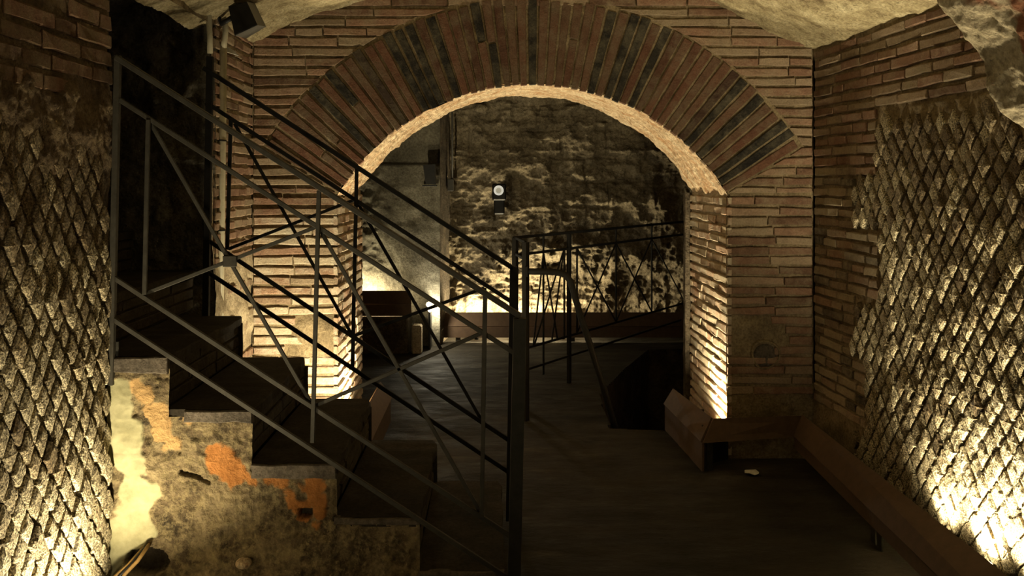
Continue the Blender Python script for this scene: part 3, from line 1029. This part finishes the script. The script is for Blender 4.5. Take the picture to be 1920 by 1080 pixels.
# pale plaster strip on the rear edge of the right jamb
def fstrip(U, V):
    a = U
    x = 1.168 + 0.0 * a + 0.004 * fbm(a, V, 0, 12, 3, seed=116)
    return x + np.where(a < 0.5, 0.05 * (1 - a * 2), 0), 5.19 + np.where(a < 0.5, 0, (a - 0.5) * 0.12), V
s_ = surf('trim_plaster_strip', 0, 1, 10, 0.0, 1.34, 60, fstrip, M['rock_dark']); s_['kind'] = 'structure'

# round plugged hole in the right pillar of the arch wall
pl = empty('stone_plug', (hole_c[0], YW, hole_c[1]))
tag(pl, 'round stone plug sunk in a dark hole of the right brick pillar', 'stone plug')
mb = MB()
vs, fs = [], []
n = 24
for k in range(n):
    a = 2 * PI * k / n
    j = 1 + 0.05 * math.sin(3 * a + 1)
    for (r, d) in ((0.078 * j, 0.012), (0.074 * j, 0.0), (0.066 * j, -0.002), (0.064 * j, 0.030)):
        vs.append((hole_c[0] + r * math.cos(a), YW + d - 0.002, hole_c[1] + r * math.sin(a)))
for k in range(n):
    for q in range(3):
        a = k * 4 + q; b = ((k + 1) % n) * 4 + q
        fs.append((a, b, b + 1, a + 1))
link_mesh('rim', vs, fs, M['mortar'], pl)
vs, fs = [], []
for ri, (r, d) in enumerate(((0.062, 0.03), (0.058, 0.006), (0.04, 0.0), (0.0, 0.0))):
    for k in range(n):
        a = 2 * PI * k / n
        vs.append((hole_c[0] + r * math.cos(a), YW + d, hole_c[1] - 0.006 + r * math.sin(a)))
for ri in range(3):
    for k in range(n):
        fs.append((ri * n + k, ri * n + (k + 1) % n, (ri + 1) * n + (k + 1) % n, (ri + 1) * n + k))
link_mesh('plug', vs, fs, M['fascia'], pl, True)

# ================================================================== THE STAIRS
YN, YFAR = 2.72, 3.53
st = empty('staircase', (-0.6, 3.1, 0))
tag(st, 'dark straight stair climbing left through the wall opening beside patched orange plaster', 'staircase')
def nx_(n): return 0.034 - 0.2665 * (n - 1)     # x of the front edge of step n (1 = lowest)
def tz_(n): return 0.1705 * n + 0.0
frS = None
for n in range(1, 10):
    x1 = nx_(n); x0 = nx_(n + 1) - 0.012; zt = tz_(n)
    # tread slab
    def ft(U, V, x0=x0, x1=x1, zt=zt, n=n):
        return U, V, zt + 0.003 * fbm(U, V, n * 1.0, 9, 3, seed=120)
    th = 0.032
    YS = 2.72 if x1 > XL else 2.79
    YFAR = 3.53 if x1 > XL else 3.745
    mb = MB()
    # slab with worn, slightly wavy front edge
    K = 16
    vs, fs = [], []
    for k in range(K + 1):
        y = YS + (YFAR - YS) * k / K
        wv = 0.004 * math.sin(k * 1.3 + n) + random.uniform(-0.003, 0.002)
        if k == K and n < 9: wv -= 0.012
        dz = random.uniform(-0.0015, 0.0015)
        vs += [(x0, y, zt - th), (x0, y, zt + dz), (x1 + wv - 0.004, y, zt + dz), (x1 + wv, y, zt - 0.005 + dz), (x1 + wv, y, zt - th)]
    for k in range(K):
        for q in range(4):
            a = k * 5 + q
            fs.append((a, a + 1, a + 6, a + 5))
        fs.append((k * 5 + 4, k * 5, k * 5 + 5, k * 5 + 9))
    fs.append((0, 4, 3, 2, 1)); fs.append(tuple(K * 5 + q for q in (0, 1, 2, 3, 4)))
    link_mesh('tread', vs, fs, M['tread'], st)
    # riser: solid core with three recessed courses
    rx = x1 - 0.016
    zb = tz_(n - 1) - (0 if n > 1 else 0)
    core = MB().box((x0 - 0.0, YS + 0.03, zb - 0.005), (rx - 0.012, YFAR - 0.005, zt - th + 0.001), 0.0)
    ro = core.build('riser', M['riser'], st)
    frr = Frame((rx, 0, 0), (0, 1, 0), (0, 0, 1), (1, 0, 0))
    ch = (zt - th - zb) / 3
    for c in range(3):
        v = zb + c * ch + 0.004
        y = YS + 0.012
        while y < YFAR - 0.03:
            ye = y + random.uniform(0.14, 0.28)
            if ye > YFAR - 0.08: ye = YFAR - 0.004
            vs, fs, o = brick_geo(frr, [(y, v), (ye, v), (ye, v + ch - 0.008), (y, v + ch - 0.008)], -0.03, random.uniform(-0.003, 0.003), 0.003, 0.0015, seg=0.12)
            b = link_mesh('brick', vs, fs, M['riser'], None, False, o)
            b.parent = ro
            b.location = Vector(o) - st.location - ro.location
            y = ye + 0.006
    # visible end of the tread on the near side
    ex0 = max(x0, XL + 0.01)
    if n in (2, 3, 4, 1, 5) and x1 > XL:
        fr_ = Frame((0, YN, 0), (1, 0, 0), (0, 0, 1), (0, -1, 0))
        a0 = ex0 + (0.005 if n != 4 else 0.06)
        hgt = {5: 0.05, 4: 0.036, 3: 0.045, 2: 0.022, 1: 0.03}[n]
        poly = [(a0, zt - hgt), (x1 - 0.002, zt - hgt - 0.002), (x1 - 0.001, zt - 0.001), (a0, zt - 0.001)]
        vs, fs, o = brick_geo(fr_, poly, -0.01, 0.014, 0.003, 0.003, seg=0.04)
        link_mesh('edge_strip', vs, fs, M['fascia'], st, False, o)

# plastered side of the stair
YFAR = 3.53
def step_top(x):
    x = np.asarray(x)
    n = np.floor((0.034 - x) / 0.2665) + 1
    return np.where(x > 0.034, 0.0, 0.1705 * n)
def patch(px, py, r_in, pts, soft=6.0):
    """union of discs given in photograph pixels on the plane Y = YN, edges broken by noise"""
    best = np.full(px.shape, -1e9)
    for (a, b, r) in pts:
        best = np.maximum(best, r - np.hypot(px - a, py - b))
    return best
def side_px(U, V):
    return CX + F * U / YN, CY - F * (V - EYE) / YN
def warp(px, py, U, V, k, seed):
    return px + k * fbm(U, 0, V, 7, 4, gain=0.6, seed=seed), py + k * fbm(U, 3, V, 7, 4, gain=0.6, seed=seed + 50)
def nzp(U, V, s, seed): return fbm(U, 0, V, s, 5, gain=0.62, seed=seed)
def a_orange(U, V):
    px, py = side_px(U, V)
    px, py = warp(px, py, U, V, 16, 201)
    b = patch(px, py, 0, [(415, 868, 32), (442, 886, 32), (400, 852, 14), (470, 893, 18), (500, 893, 14), (530, 894, 13), (560, 896, 12), (592, 905, 20), (598, 935, 18), (560, 915, 15), (530, 905, 14), (596, 960, 13), (585, 920, 16), (520, 900, 14), (575, 905, 18), (560, 955, 14), (540, 940, 12),
                          (545, 930, 12), (552, 950, 13), (566, 972, 14), (585, 985, 12), (570, 915, 12)])
    return np.clip((b + 22 * nzp(U, V, 16, 131)) / 5, 0, 1)
def a_salmon(U, V):
    px, py = side_px(U, V)
    px, py = warp(px, py, U, V, 18, 202)
    b = patch(px, py, 0, [(270, 745, 22), (290, 780, 22), (300, 812, 24), (315, 832, 16), (345, 790, 16), (375, 785, 10), (300, 835, 14), (250, 725, 14)])
    return np.clip((b + 26 * nzp(U, V, 16, 132)) / 5, 0, 1)
def a_pale(U, V):
    px, py = side_px(U, V)
    px, py = warp(px, py, U, V, 30, 203)
    b = patch(px, py, 0, [(218, 740, 34), (222, 775, 34), (226, 805, 34), (226, 840, 34), (236, 880, 42), (243, 930, 44), (235, 980, 42), (235, 1020, 32), (262, 885, 24), (215, 1060, 30)])
    return np.clip((b + 22 * nzp(U, V, 10, 133)) / 5, 0, 1)
def a_hole(U, V):
    px, py = side_px(U, V)
    h = np.clip((12 - np.maximum(np.abs(px - 573) * 0.9, np.abs(py - 962) * 1.3) + 5 * nzp(U, V, 30, 134)) / 3, 0, 1)
    h2 = np.clip((26 - np.hypot((px - 278) * 0.7, (py - 1050)) + 14 * nzp(U, V, 18, 135)) / 3, 0, 1)
    h3 = np.clip((5 - np.abs(py - (890 + (px - 350) * 0.3)) + 3 * nzp(U, V, 30, 138)) / 3, 0, 1) * (px > 335) * (px < 395)
    return np.clip(h + h2 * 0.9 + h3 * 0.7, 0, 1)
def fside(U, V):
    pale = a_pale(U, V); orange = a_orange(U, V); sal = a_salmon(U, V)
    sm = np.clip(pale + orange * 0.8 + sal * 0.8, 0, 1)
    rough = 0.022 * nzp(U, V, 9, 136) + 0.014 * ridged(U, 0, V, 20, 4, seed=137)
    d = rough * (1 - 0.8 * sm) + sm * 0.007 + 0.003 * fbm(U, 0, V, 8, 3, seed=140)
    d = d - 0.045 * a_hole(U, V)
    top = step_top(U)
    near_top = np.clip((V - (top - 0.10)) / 0.05, 0, 1)
    d = d * (1 - 0.5 * near_top)
    # crumbling top edge
    keepz = V
    return U, YN - 0.0 - d, keepz
def keep_side(U, V):
    top = step_top(U)
    nn = np.floor((0.034 - U) / 0.2665) + 1
    hg = np.select([nn == 5, nn == 4, nn == 3, nn == 2, nn == 1], [0.05, 0.036, 0.045, 0.022, 0.03], 0.0)
    return V < top - hg + 0.012
sw = surf('side_wall', XL - 0.004, 0.030, 300, -0.02, 1.0, 240, fside, M['stair_side'], st, mask=keep_side,
          attrs={'pale': a_pale, 'orange': a_orange, 'salmon': a_salmon, 'hole': a_hole})
# far side of the stair, plain masonry
def fside2(U, V): return U, YFAR - 0.012 + 0.01 * fbm(U, 0, V, 8, 4, seed=139), V
surf('side_wall', XL - 0.02, 0.010, 130, -0.02, 0.92, 90, fside2, M['riser'], st, mask=lambda U, V: V < step_top(U) - 0.03)

# ================================================================== RAILINGS
def bars(root, name, segs, Y, w, t, mat, side=Vector((0, 1, 0))):
    for s in segs:
        a = at(s[0][0], s[0][1], s[0][2] if len(s[0]) > 2 else Y)
        b = at(s[1][0], s[1][1], s[1][2] if len(s[1]) > 2 else Y)
        mb = MB().bar(a, b, w, t, side, 0.0015)
        mb.build(name, mat, root, False, tuple((a + b) / 2))
nr = empty('stair_railing', tuple(at(600, 960, YN)))
tag(nr, 'grey flat-bar stair railing on the near side, crossed braces, in front of the stair', 'railing', 'stair railings')
Yn = YN - 0.012
bars(nr, 'post', [((221, 104), (208, 722))], Yn, 0.018, 0.020, M['steel'])
bars(nr, 'bracket', [((214, 640), (213, 730))], Yn + 0.014, 0.03, 0.006, M['steel_new'])
bars(nr, 'handrail', [((219, 108), (975, 592))], Yn, 0.016, 0.034, M['steel'])
bars(nr, 'rail', [((224, 187), (965, 662)), ((213, 520), (965, 1010)), ((212, 598), (965, 1092))], Yn, 0.0145, 0.012, M['steel'])
bars(nr, 'baluster', [((278, 224), (271, 552)), ((598, 357), (586, 830)), ((910, 553), (903, 970))], Yn - 0.008, 0.0135, 0.010, M['steel'])
bars(nr, 'brace', [((282, 230), (584, 757)), ((271, 551), (597, 424)), ((597, 426), (905, 968)), ((588, 762), (909, 622))], Yn + 0.010, 0.0125, 0.008, M['steel'])
bars(nr, 'newel_post', [((975, 596), (962, 1165))], Yn, 0.041, 0.041, M['steel_new'])
# small gusset where braces cross
mb = MB(); c = at(431, 490, Yn + 0.004)
mb.obox(c, Vector((1, 0, 0)), Vector((0, 1, 0)), Vector((0, 0, 1)), (0.022, 0.004, 0.018), 0.002); mb.build('gusset', M['steel'], nr, False, tuple(c))

fr2 = empty('stair_railing', tuple(at(680, 850, YFAR)))
tag(fr2, 'black flat-bar stair railing on the far side, in front of the brick pillar', 'railing', 'stair railings')
Yf = YFAR + 0.01
bars(fr2, 'post', [((394, 106), (386, 598))], Yf, 0.026, 0.022, M['steel_dark'])
bars(fr2, 'handrail', [((383, 128), (962, 503))], Yf, 0.018, 0.034, M['steel_dark'])
bars(fr2, 'rail', [((386, 192), (962, 568)), ((386, 448), (955, 826)), ((386, 508), (955, 886))], Yf, 0.0165, 0.012, M['steel_dark'])
bars(fr2, 'baluster', [((433, 220), (426, 468)), ((669, 312), (661, 688)), ((909, 540), (905, 790))], Yf - 0.008, 0.015, 0.010, M['steel_dark'])
bars(fr2, 'brace', [((440, 232), (660, 628)), ((428, 467), (666, 374)), ((668, 376), (903, 788)), ((662, 630), (908, 540))], Yf + 0.010, 0.0135, 0.008, M['steel_dark'])
bars(fr2, 'newel_post', [((963, 500), (955, 975))], Yf, 0.030, 0.034, M['steel_dark'])

# railing round the pit, in the room beyond the arch
pr = empty('pit_railing', (0.5, 5.8, 0))
tag(pr, 'thin black railing with crossed bars fencing the dark pit beyond the arch', 'railing')
def rp(px):   # ground line of the long side
    f = (px - 965) / (1292 - 965)
    # straight in plan from (x0,y0) to (x1,y1)
    x0, y0, x1, y1 = 0.135, 5.42, 1.757, 7.66
    k = (px - CX) / F
    t = (k * y0 - x0) / ((x1 - x0) - k * (y1 - y0))
    return Vector((x0 + t * (x1 - x0), y0 + t * (y1 - y0), 0))
dirp = (rp(1280) - rp(970)).normalized()
sidep = Vector((-dirp.y, dirp.x, 0))
def rpt(px, z): p = rp(px); return Vector((p.x, p.y, z))
def pbar(name, a, b, w, t, side=sidep, mat=None):
    MB().bar(a, b, w, t, side, 0.001).build(name, mat or M['steel_dark'], pr, False, tuple((Vector(a) + Vector(b)) / 2))
ZT, Z2, Z3, Z4 = 1.052, 0.94, 0.33, 0.19
XE = 1288
for zz, nm, ww in ((ZT, 'handrail', 0.017), (Z2, 'rail', 0.017), (Z3, 'rail', 0.015), (Z4, 'rail', 0.015)):
    pbar(nm, rpt(965, zz), rpt(XE, zz), ww, 0.03 if nm == 'handrail' else 0.012)
P0 = rpt(966, 0); P1 = Vector(((985.5 - CX) / F * 5.02, 5.02, 0))
pbar('post', P0, P0 + Vector((0, 0, ZT)), 0.030, 0.030)
pbar('post', P1, P1 + Vector((0, 0, ZT)), 0.036, 0.030)
pbar('post', rpt(1067, 0), rpt(1067, ZT), 0.030, 0.022)
pbar('post', rpt(XE, 0), rpt(XE, ZT), 0.030, 0.022)
d01 = (P1 - P0).normalized(); s01 = Vector((-d01.y, d01.x, 0))
for zz in (ZT, Z2 + 0.01, Z3, Z4):
    pbar('rail', P0 + Vector((0, 0, zz)), P1 + Vector((0, 0, zz)), 0.016, 0.014, s01)
for px in (1019, 1058, 1082, 1155, 1222, 1284):
    pbar('baluster', rpt(px, Z3 if px != 1019 else 0.12), rpt(px, ZT if px in (1019, 1155, 1222) else Z2), 0.012, 0.010)
for a, b in ((1019, 1000), (1019, 1045), (1057, 1035), (1057, 1002), (1082, 1155), (1155, 1082), (1155, 1222), (1222, 1155), (1222, 1284)):
    pbar('brace', rpt(a, Z2 - 0.005), rpt(b, Z3 + 0.005), 0.011, 0.008)

# tubular handrail leading down into the pit
ph = empty('pit_handrail', tuple(P1))
tag(ph, 'thick black bent handrail dropping from the railing post into the dark pit', 'handrail')
Yh = 4.99
path = [at(987, 509, Yh), at(1010, 509, Yh), at(1040, 510, Yh), at(1052, 512, Yh), at(1062, 517, Yh), at(1069, 527, Yh - 0.0), at(1075, 545, Yh), at(1086, 585, Yh),
        at(1105, 642, Yh), at(1128, 715, Yh), at(1150, 790, Yh), at(1158, 815, Yh + 0.05), at(1175, 870, Yh + 0.1)]
MB().tube(path, 0.019, 12).build('tube', M['steel_dark'], ph, True)
MB().obox(path[0], Vector((1, 0, 0)), Vector((0, 1, 0)), Vector((0, 0, 1)), (0.008, 0.024, 0.03), 0.002).build('mounting_plate', M['steel_dark'], ph)

# ================================================================== LIGHT COVERS (inclined boards hiding lamps)
def cover(label, T0, T1, B0, B1, drop, legs, mat=None, group='boards hiding the floor lamps', name='light_cover', drop_in=0.012, extra_end=None):
    """T0,T1 top edge; B0,B1 bottom edge of the sloping board; vertical skirt of height drop under it"""
    T0, T1, B0, B1 = map(Vector, (T0, T1, B0, B1))
    o = empty(name, ((B0.x + B1.x) / 2, (B0.y + B1.y) / 2, 0))
    tag(o, label, 'light cover', group)
    th = 0.010
    nrm = (T1 - T0).cross(B0 - T0).normalized()
    q = [T0, B0, B1, T1]
    mb = MB().quadslab(q, th)
    mb.build('sloping_board', mat or M['board'], o)
    inw = ((T0 + T1) / 2 - (B0 + B1) / 2); inw.z = 0; inw.normalize()
    if drop > 0:
        a, b = B0 + inw * drop_in, B1 + inw * drop_in
        MB().quadslab([a, a - Vector((0, 0, drop)), b - Vector((0, 0, drop)), b], th).build('skirt_board', mat or M['board'], o)
    for f in legs:
        p = B0.lerp(B1, f) + inw * 0.03
        d = (B1 - B0).normalized()
        MB().obox(Vector((p.x, p.y, p.z / 2)), d, inw, Vector((0, 0, 1)), (0.022, 0.004, p.z / 2), 0.001).build('leg', M['steel_new'], o)
    return o
c1 = cover('brown sloping board along the foot of the right jamb, ending over the pit', (1.083, 4.21, 0.24), (1.018, 4.80, 0.24),
           (1.012, 4.14, 0.142), (0.972, 4.84, 0.142), 0.15, (0.03,))
MB().quadslab([(1.035, 4.22, 0.205), (1.035, 4.22, 0.0), (1.192, 4.33, 0.0), (1.192, 4.33, 0.205)], 0.006).build('spill_blocker', M['black'], c1)  # added plate, blocks lamp spill at the corner of the boards
MB().quadslab([(1.03, 4.80, 0.12), (0.985, 4.82, 0.0), (1.19, 4.82, 0.0), (1.19, 4.82, 0.12)], 0.006).build('spill_blocker', M['black'], c1)  # added plate, blocks lamp spill from the rear end
c2 = cover('brown sloping board across the foot of the right brick pillar', (1.536, 4.262, 0.24), (1.083, 4.21, 0.24),
           (1.487, 4.232, 0.142), (1.012, 4.135, 0.142), 0.0, (0.97, ))
c3 = cover('long brown sloping board along the foot of the right diamond-stone wall', (1.50, 1.2, 0.24), (1.545, 4.255, 0.24),
           (1.36, 1.2, 0.142), (1.49, 4.225, 0.142), 0.055, (0.05, 0.35, 0.68, 0.70))
c4 = cover('sloping board at the foot of the left jamb, lit on its inner side', (-0.668, 5.0, 0.23), (-0.665, 4.20, 0.23),
           (-0.60, 5.0, 0.14), (-0.60, 4.16, 0.14), 0.15, (0.1, 0.9))
c5 = cover('long low board hiding the lamps along the foot of the far rock wall', (1.95, 7.56, 0.245), (-0.56, 7.56, 0.245),
           (1.95, 7.48, 0.135), (-0.56, 7.48, 0.135), 0.095, (0.1, 0.5, 0.9))
c6 = cover('raised board hiding a lamp before the plastered pier of the far room', (-0.69, 7.10, 0.495), (-1.6, 7.10, 0.495),
           (-0.675, 7.03, 0.40), (-1.6, 7.03, 0.40), 0.10, ())
c7 = cover('short low board at the foot of the left diamond-stone wall', (-1.02, 1.0, 0.17), (-1.02, 2.55, 0.17),
           (-0.95, 1.0, 0.09), (-0.95, 2.55, 0.09), 0.03, (0.2, 0.8)) if False else None
# ledge under the raised board
lg = MB()
lg.box((-1.88, 6.98, -0.01), (-0.70, 7.32, 0.295), 0.01)
o = lg.build('trim_ledge', M['rock_dark']); o['kind'] = 'structure'
sb = MB().box((-0.665, 6.94, 0.0), (-0.585, 7.06, 0.235), 0.012).build('stone_stub', M['mortar_pale'])
tag(sb, 'small pale stone stub lit by the bulb at the corner of the far pier', 'stone')

# lamp bodies: little floor uplights inside the covers, also given to the added fill lamps
up = empty('uplight', (0, 0, 0))
n = 16
def ring(r, z): return [(r * math.cos(2 * PI * k / n), r * math.sin(2 * PI * k / n), z) for k in range(n)]
def lathe(name, prof, mat, parent):
    vs, fs = [], []
    for r, z in prof: vs += ring(max(r, 1e-4), z)
    for i in range(len(prof) - 1):
        for k in range(n):
            fs.append((i * n + k, i * n + (k + 1) % n, (i + 1) * n + (k + 1) % n, (i + 1) * n + k))
    return link_mesh(name, vs, fs, mat, parent, True)
lathe('housing', [(0.0, 0.0), (0.035, 0.0), (0.04, 0.01), (0.045, 0.05), (0.048, 0.055), (0.044, 0.056)], M['black'], up)
lathe('lens', [(0.044, 0.053), (0.03, 0.055), (0.0, 0.056)], M['bulb'], up)
labels_up = {'lamp_jamb_right': 'small lit floor lamp at the foot of the right jamb behind its board',
             'lamp_jamb_left': 'small lit floor lamp at the foot of the left jamb behind the stair',
             'lamp_pillar_left': 'small lit floor lamp in front of the left brick pillar behind the stair',
             'lamp_right_wall_a': 'small lit floor lamp behind the long board by the right diamond-stone wall',
             'lamp_right_wall_d': 'lit floor lamp behind the long right board, second from the arch wall',
             'lamp_right_wall_e': 'brightest floor lamp behind the long right board, nearest the frame edge',
             'lamp_far_d': 'lit floor lamp behind the far low board, nearest the railing',
             'lamp_left_wall_a': 'small lit floor lamp at the foot of the left diamond-stone wall',
             'lamp_far_a': 'lit floor lamp behind the far low board, the one nearer the pier',
             'lamp_far_b': 'lit floor lamp behind the far low board, the middle one of three',
             'lamp_far_c': 'lit lamp behind the raised board before the far pier',
             'fill_lamp_right_b': 'added unseen fill lamp behind the long right board, fourth from the arch wall',
             'fill_lamp_right_c': 'added unseen fill lamp at the right wall, farthest from the arch wall',
             'fill_lamp_left_b': 'added unseen fill lamp at the left wall, farther from the stair'}
first = True
for nm, pos, aim, power, rad, colr in LAMPS:
    if nm not in labels_up: continue
    if first: o = up; first = False
    else:
        o = up.copy(); COL.objects.link(o)
        for ch in up.children:
            c = ch.copy(); COL.objects.link(c); c.parent = o
    o.location = (pos[0], pos[1], pos[2] - 0.068 - rad)
    base = 0.29 if nm == 'lamp_far_c' else 0.0
    hh = o.location.z - base
    sd = MB().tube([(0, 0, -hh), (0, 0, 0.004)], 0.018, 8).build('stand', M['black'], None, True)
    sd.parent = o
    tag(o, labels_up[nm], 'floor lamp', 'floor lamps behind the boards')

# bare bulbs at the corner of the far pier
bl = empty('bulkhead_lamp', (-0.50, 7.14, 0.30))
tag(bl, 'bright bare twin bulb at the foot of the far pier corner', 'lamp')
MB().box((-0.545, 7.13, 0.0), (-0.525, 7.29, 0.40), 0.004).build('bracket', M['black'], bl)
def ball(name, c, r, mat, parent, sx=1, sz=1):
    vs, fs = [], []
    R, S = 8, 12
    for i in range(R + 1):
        t = PI * i / R
        for k in range(S):
            a = 2 * PI * k / S
            vs.append((c[0] + r * sx * math.sin(t) * math.cos(a), c[1] + r * math.sin(t) * math.sin(a), c[2] + r * sz * math.cos(t)))
    for i in range(R):
        for k in range(S):
            fs.append((i * S + k, i * S + (k + 1) % S, (i + 1) * S + (k + 1) % S, (i + 1) * S + k))
    return link_mesh(name, vs, fs, mat, parent, True)
ball('bulb', tuple(at(804, 571, 7.10)), 0.022, M['bulb'], bl)
ball('bulb', tuple(at(806, 581, 7.10)), 0.018, M['bulb'], bl)

# ================================================================== SPOTLIGHTS AND SERVICES
sp = empty('wall_spotlight', tuple(at(936, 372, 7.60)))
tag(sp, 'black box spotlight with a round pale lens on the far rock wall', 'spotlight')
c = at(936, 360, 7.58)
MB().obox(c, Vector((1, 0, 0)), Vector((0, 1, 0)), Vector((0, 0, 1)), (0.062, 0.05, 0.075), 0.012).build('housing', M['black'], sp)
MB().obox(at(936, 384, 7.62), Vector((1, 0, 0)), Vector((0, 1, 0)), Vector((0, 0, 1)), (0.048, 0.05, 0.085), 0.012).build('bracket', M['black'], sp)
def disc_y(name, c, r, mat, parent, rin=0.0, th=0.006):
    vs, fs = [], []
    m = 20
    for rr, d in ((r, 0.004), (r, -th), (rin, -th)):
        for k in range(m):
            a = 2 * PI * k / m
            vs.append((c[0] + rr * math.cos(a), c[1] + d, c[2] + rr * math.sin(a)))
    for i in range(2):
        for k in range(m):
            fs.append((i * m + k, i * m + (k + 1) % m, (i + 1) * m + (k + 1) % m, (i + 1) * m + k))
    return link_mesh(name, vs, fs, mat, parent)
cl_ = at(935, 357, 7.525)
disc_y('rim', cl_, 0.044, M['lens'], sp, 0.027)
disc_y('lens', cl_ + Vector((0, 0.004, 0)), 0.028, M['lens_dim'], sp, 0.0005)

s2 = empty('wall_spotlight', tuple(at(806, 345, 7.2)))
tag(s2, 'black tapered spotlight on the plastered pier of the far room', 'spotlight')
c = at(806, 328, 7.20)
mb = MB()
q = [at(795, 310, 7.14), at(817, 308, 7.14), at(818, 346, 7.14), at(800, 345, 7.14)]
mb.quadslab([q[3], q[2], q[1], q[0]], -0.10)
mb.build('housing', M['black'], s2)
q = [at(804, 329, 7.135), at(812, 328, 7.135), at(815, 342, 7.135), at(802, 342, 7.135)]
MB().quadslab([q[3], q[2], q[1], q[0]], 0.004).build('lens', M['lens_dim'], s2)
MB().obox(at(806, 348, 7.2), Vector((1, 0, 0)), Vector((0, 1, 0)), Vector((0, 0, 1)), (0.06, 0.05, 0.006), 0.002).build('bracket', M['black'], s2)

# conduit and junction box beside the pier
cd = empty('junction_box', tuple(at(846, 352, 7.55)))
tag(cd, 'small grey junction box with a thin conduit beside the far pier', 'junction box')
MB().obox(at(845, 347, 7.6), Vector((1, 0, 0)), Vector((0, 1, 0)), Vector((0, 0, 1)), (0.026, 0.04, 0.055), 0.005).build('box', M['grey_metal'], cd)
MB().tube([at(848, 338, 7.6), at(848, 240, 7.6), at(848, 120, 7.6)], 0.008, 8).build('conduit', M['grey_metal'], cd, True)

# conduits on the left return wall
p1 = MB().tube([at(390, -70, 3.70), at(391, 20, 3.70), at(393, 60, 3.70), at(394, 100, 3.70)], 0.012, 10).build('conduit_pipe', M['pipe'], None, True)
tag(p1, 'thinner grey conduit running down beside the black far railing post', 'pipe', 'conduits on the left wall')
p2 = empty('conduit_pipe', tuple(at(412, 620, 3.86)))
tag(p2, 'thicker grey conduit with a bent top on the left wall by the black floodlight', 'pipe', 'conduits on the left wall')
MB().tube([at(423, -60, 3.80), at(420, 5, 3.80), at(416, 22, 3.80), at(420, 38, 3.80), at(423, 55, 3.80), at(421, 75, 3.82), at(419, 92, 3.84)], 0.0135, 12).build('bent_pipe', M['pipe'], p2, True)
MB().tube([at(418, 84, 3.84), at(416, 250, 3.84), at(411, 620, 3.84)], 0.019, 12).build('straight_pipe', M['pipe'], p2, True)
for yy in (262, 430):
    MB().tube([at(415.5 - (yy - 250) * 0.013, yy, 3.84), at(415.4 - (yy - 250) * 0.013, yy + 3, 3.84)], 0.023, 12).build('clip', M['steel_dark'], p2, True)

# floodlight under the vault
fl = empty('floodlight', tuple(at(460, 40, 3.7)))
tag(fl, 'square black floodlight hanging under the vault beside the bent conduit', 'floodlight')
q = [at(428, 12, 3.48), at(463, 3, 3.48), at(483, 47, 3.48), at(440, 67, 3.48)]
qb = [at(445, 2, 3.80), at(478, 6, 3.80), at(499, 50, 3.80), at(462, 72, 3.80)]
mb = MB(); mb.add(q + qb, [(4, 5, 6, 7), (0, 4, 7, 3), (0, 1, 5, 4), (1, 2, 6, 5), (2, 3, 7, 6)])
mb.build('housing', M['grey_metal'], fl)
qi = [p.lerp(sum(q, Vector()) / 4, 0.06) + Vector((0, -0.002, 0)) for p in q]
mb = MB(); mb.add(q + qi, [(0, 1, 5, 4), (1, 2, 6, 5), (2, 3, 7, 6), (3, 0, 4, 7), (4, 5, 6, 7)]); mb.build('front_glass', M['black'], fl)
MB().tube([at(452, 30, 3.7), at(450, 6, 3.70)], 0.012, 8).build('bracket', M['black'], fl, True)
MB().tube([at(440, 30, 3.75), at(415, 45, 3.77), at(409, 28, 3.77), at(400, 26, 3.76)], 0.012, 8).build('cable', M['black'], fl, True)

# white scrap on the left wall
ws = MB()
ws.quadslab([at(424, 97, 3.86), at(447, 104, 3.86), at(440, 96, 3.87), at(430, 89, 3.87)], 0.004)
ws.quadslab([at(425, 92, 3.87), at(434, 95, 3.87), at(431, 89, 3.87), at(424, 87, 3.87)], 0.004)
o = ws.build('paper_scrap', M['white']); tag(o, 'torn white scrap beside the thick conduit below the floodlight', 'scrap')
# glinting wrapper on the floor under the pillar board
wr_ = MB()
vs = []
for k in range(9):
    a = 2 * PI * k / 9
    vs.append((1.24 + 0.045 * math.cos(a) * random.uniform(0.7, 1), 4.10 + 0.03 * math.sin(a), 0.008 + random.uniform(0, 0.012)))
vs.append((1.24, 4.10, 0.02))
wr_.add(vs, [(k, (k + 1) % 9, 9) for k in range(9)] + [tuple(reversed(range(9)))])
o = wr_.build('wrapper', M['white']); tag(o, 'crumpled shiny wrapper on the floor under the pillar board', 'wrapper')
# cables at the foot of the left wall
cb = empty('cable', (-1.1, 2.6, 0.15))
tag(cb, 'brown cables rising from the corner below the pale plaster', 'cable')
for k in range(3):
    pts = [at(190 + k * 12, 1110, 2.62), at(215 + k * 10, 1082 - k * 3, 2.63), at(240 + k * 9, 1060 - k * 4, 2.65), at(262 + k * 7, 1036 - k * 5, 2.68), at(272 + k * 5, 1022 - k * 2, 2.735)]
    MB().tube(pts, 0.006, 8).build('strand', M['cable'] if k != 1 else M['black'], cb, True)
# loose stone chip stuck to the stair side
vs, fs = [], []
ch = ball('plaster_chip', tuple(at(457, 1056, 2.70)), 0.024, M['soffit'], None, 1.1, 0.7)
tag(ch, 'pale chip of stone low on the side of the stair', 'stone chip')
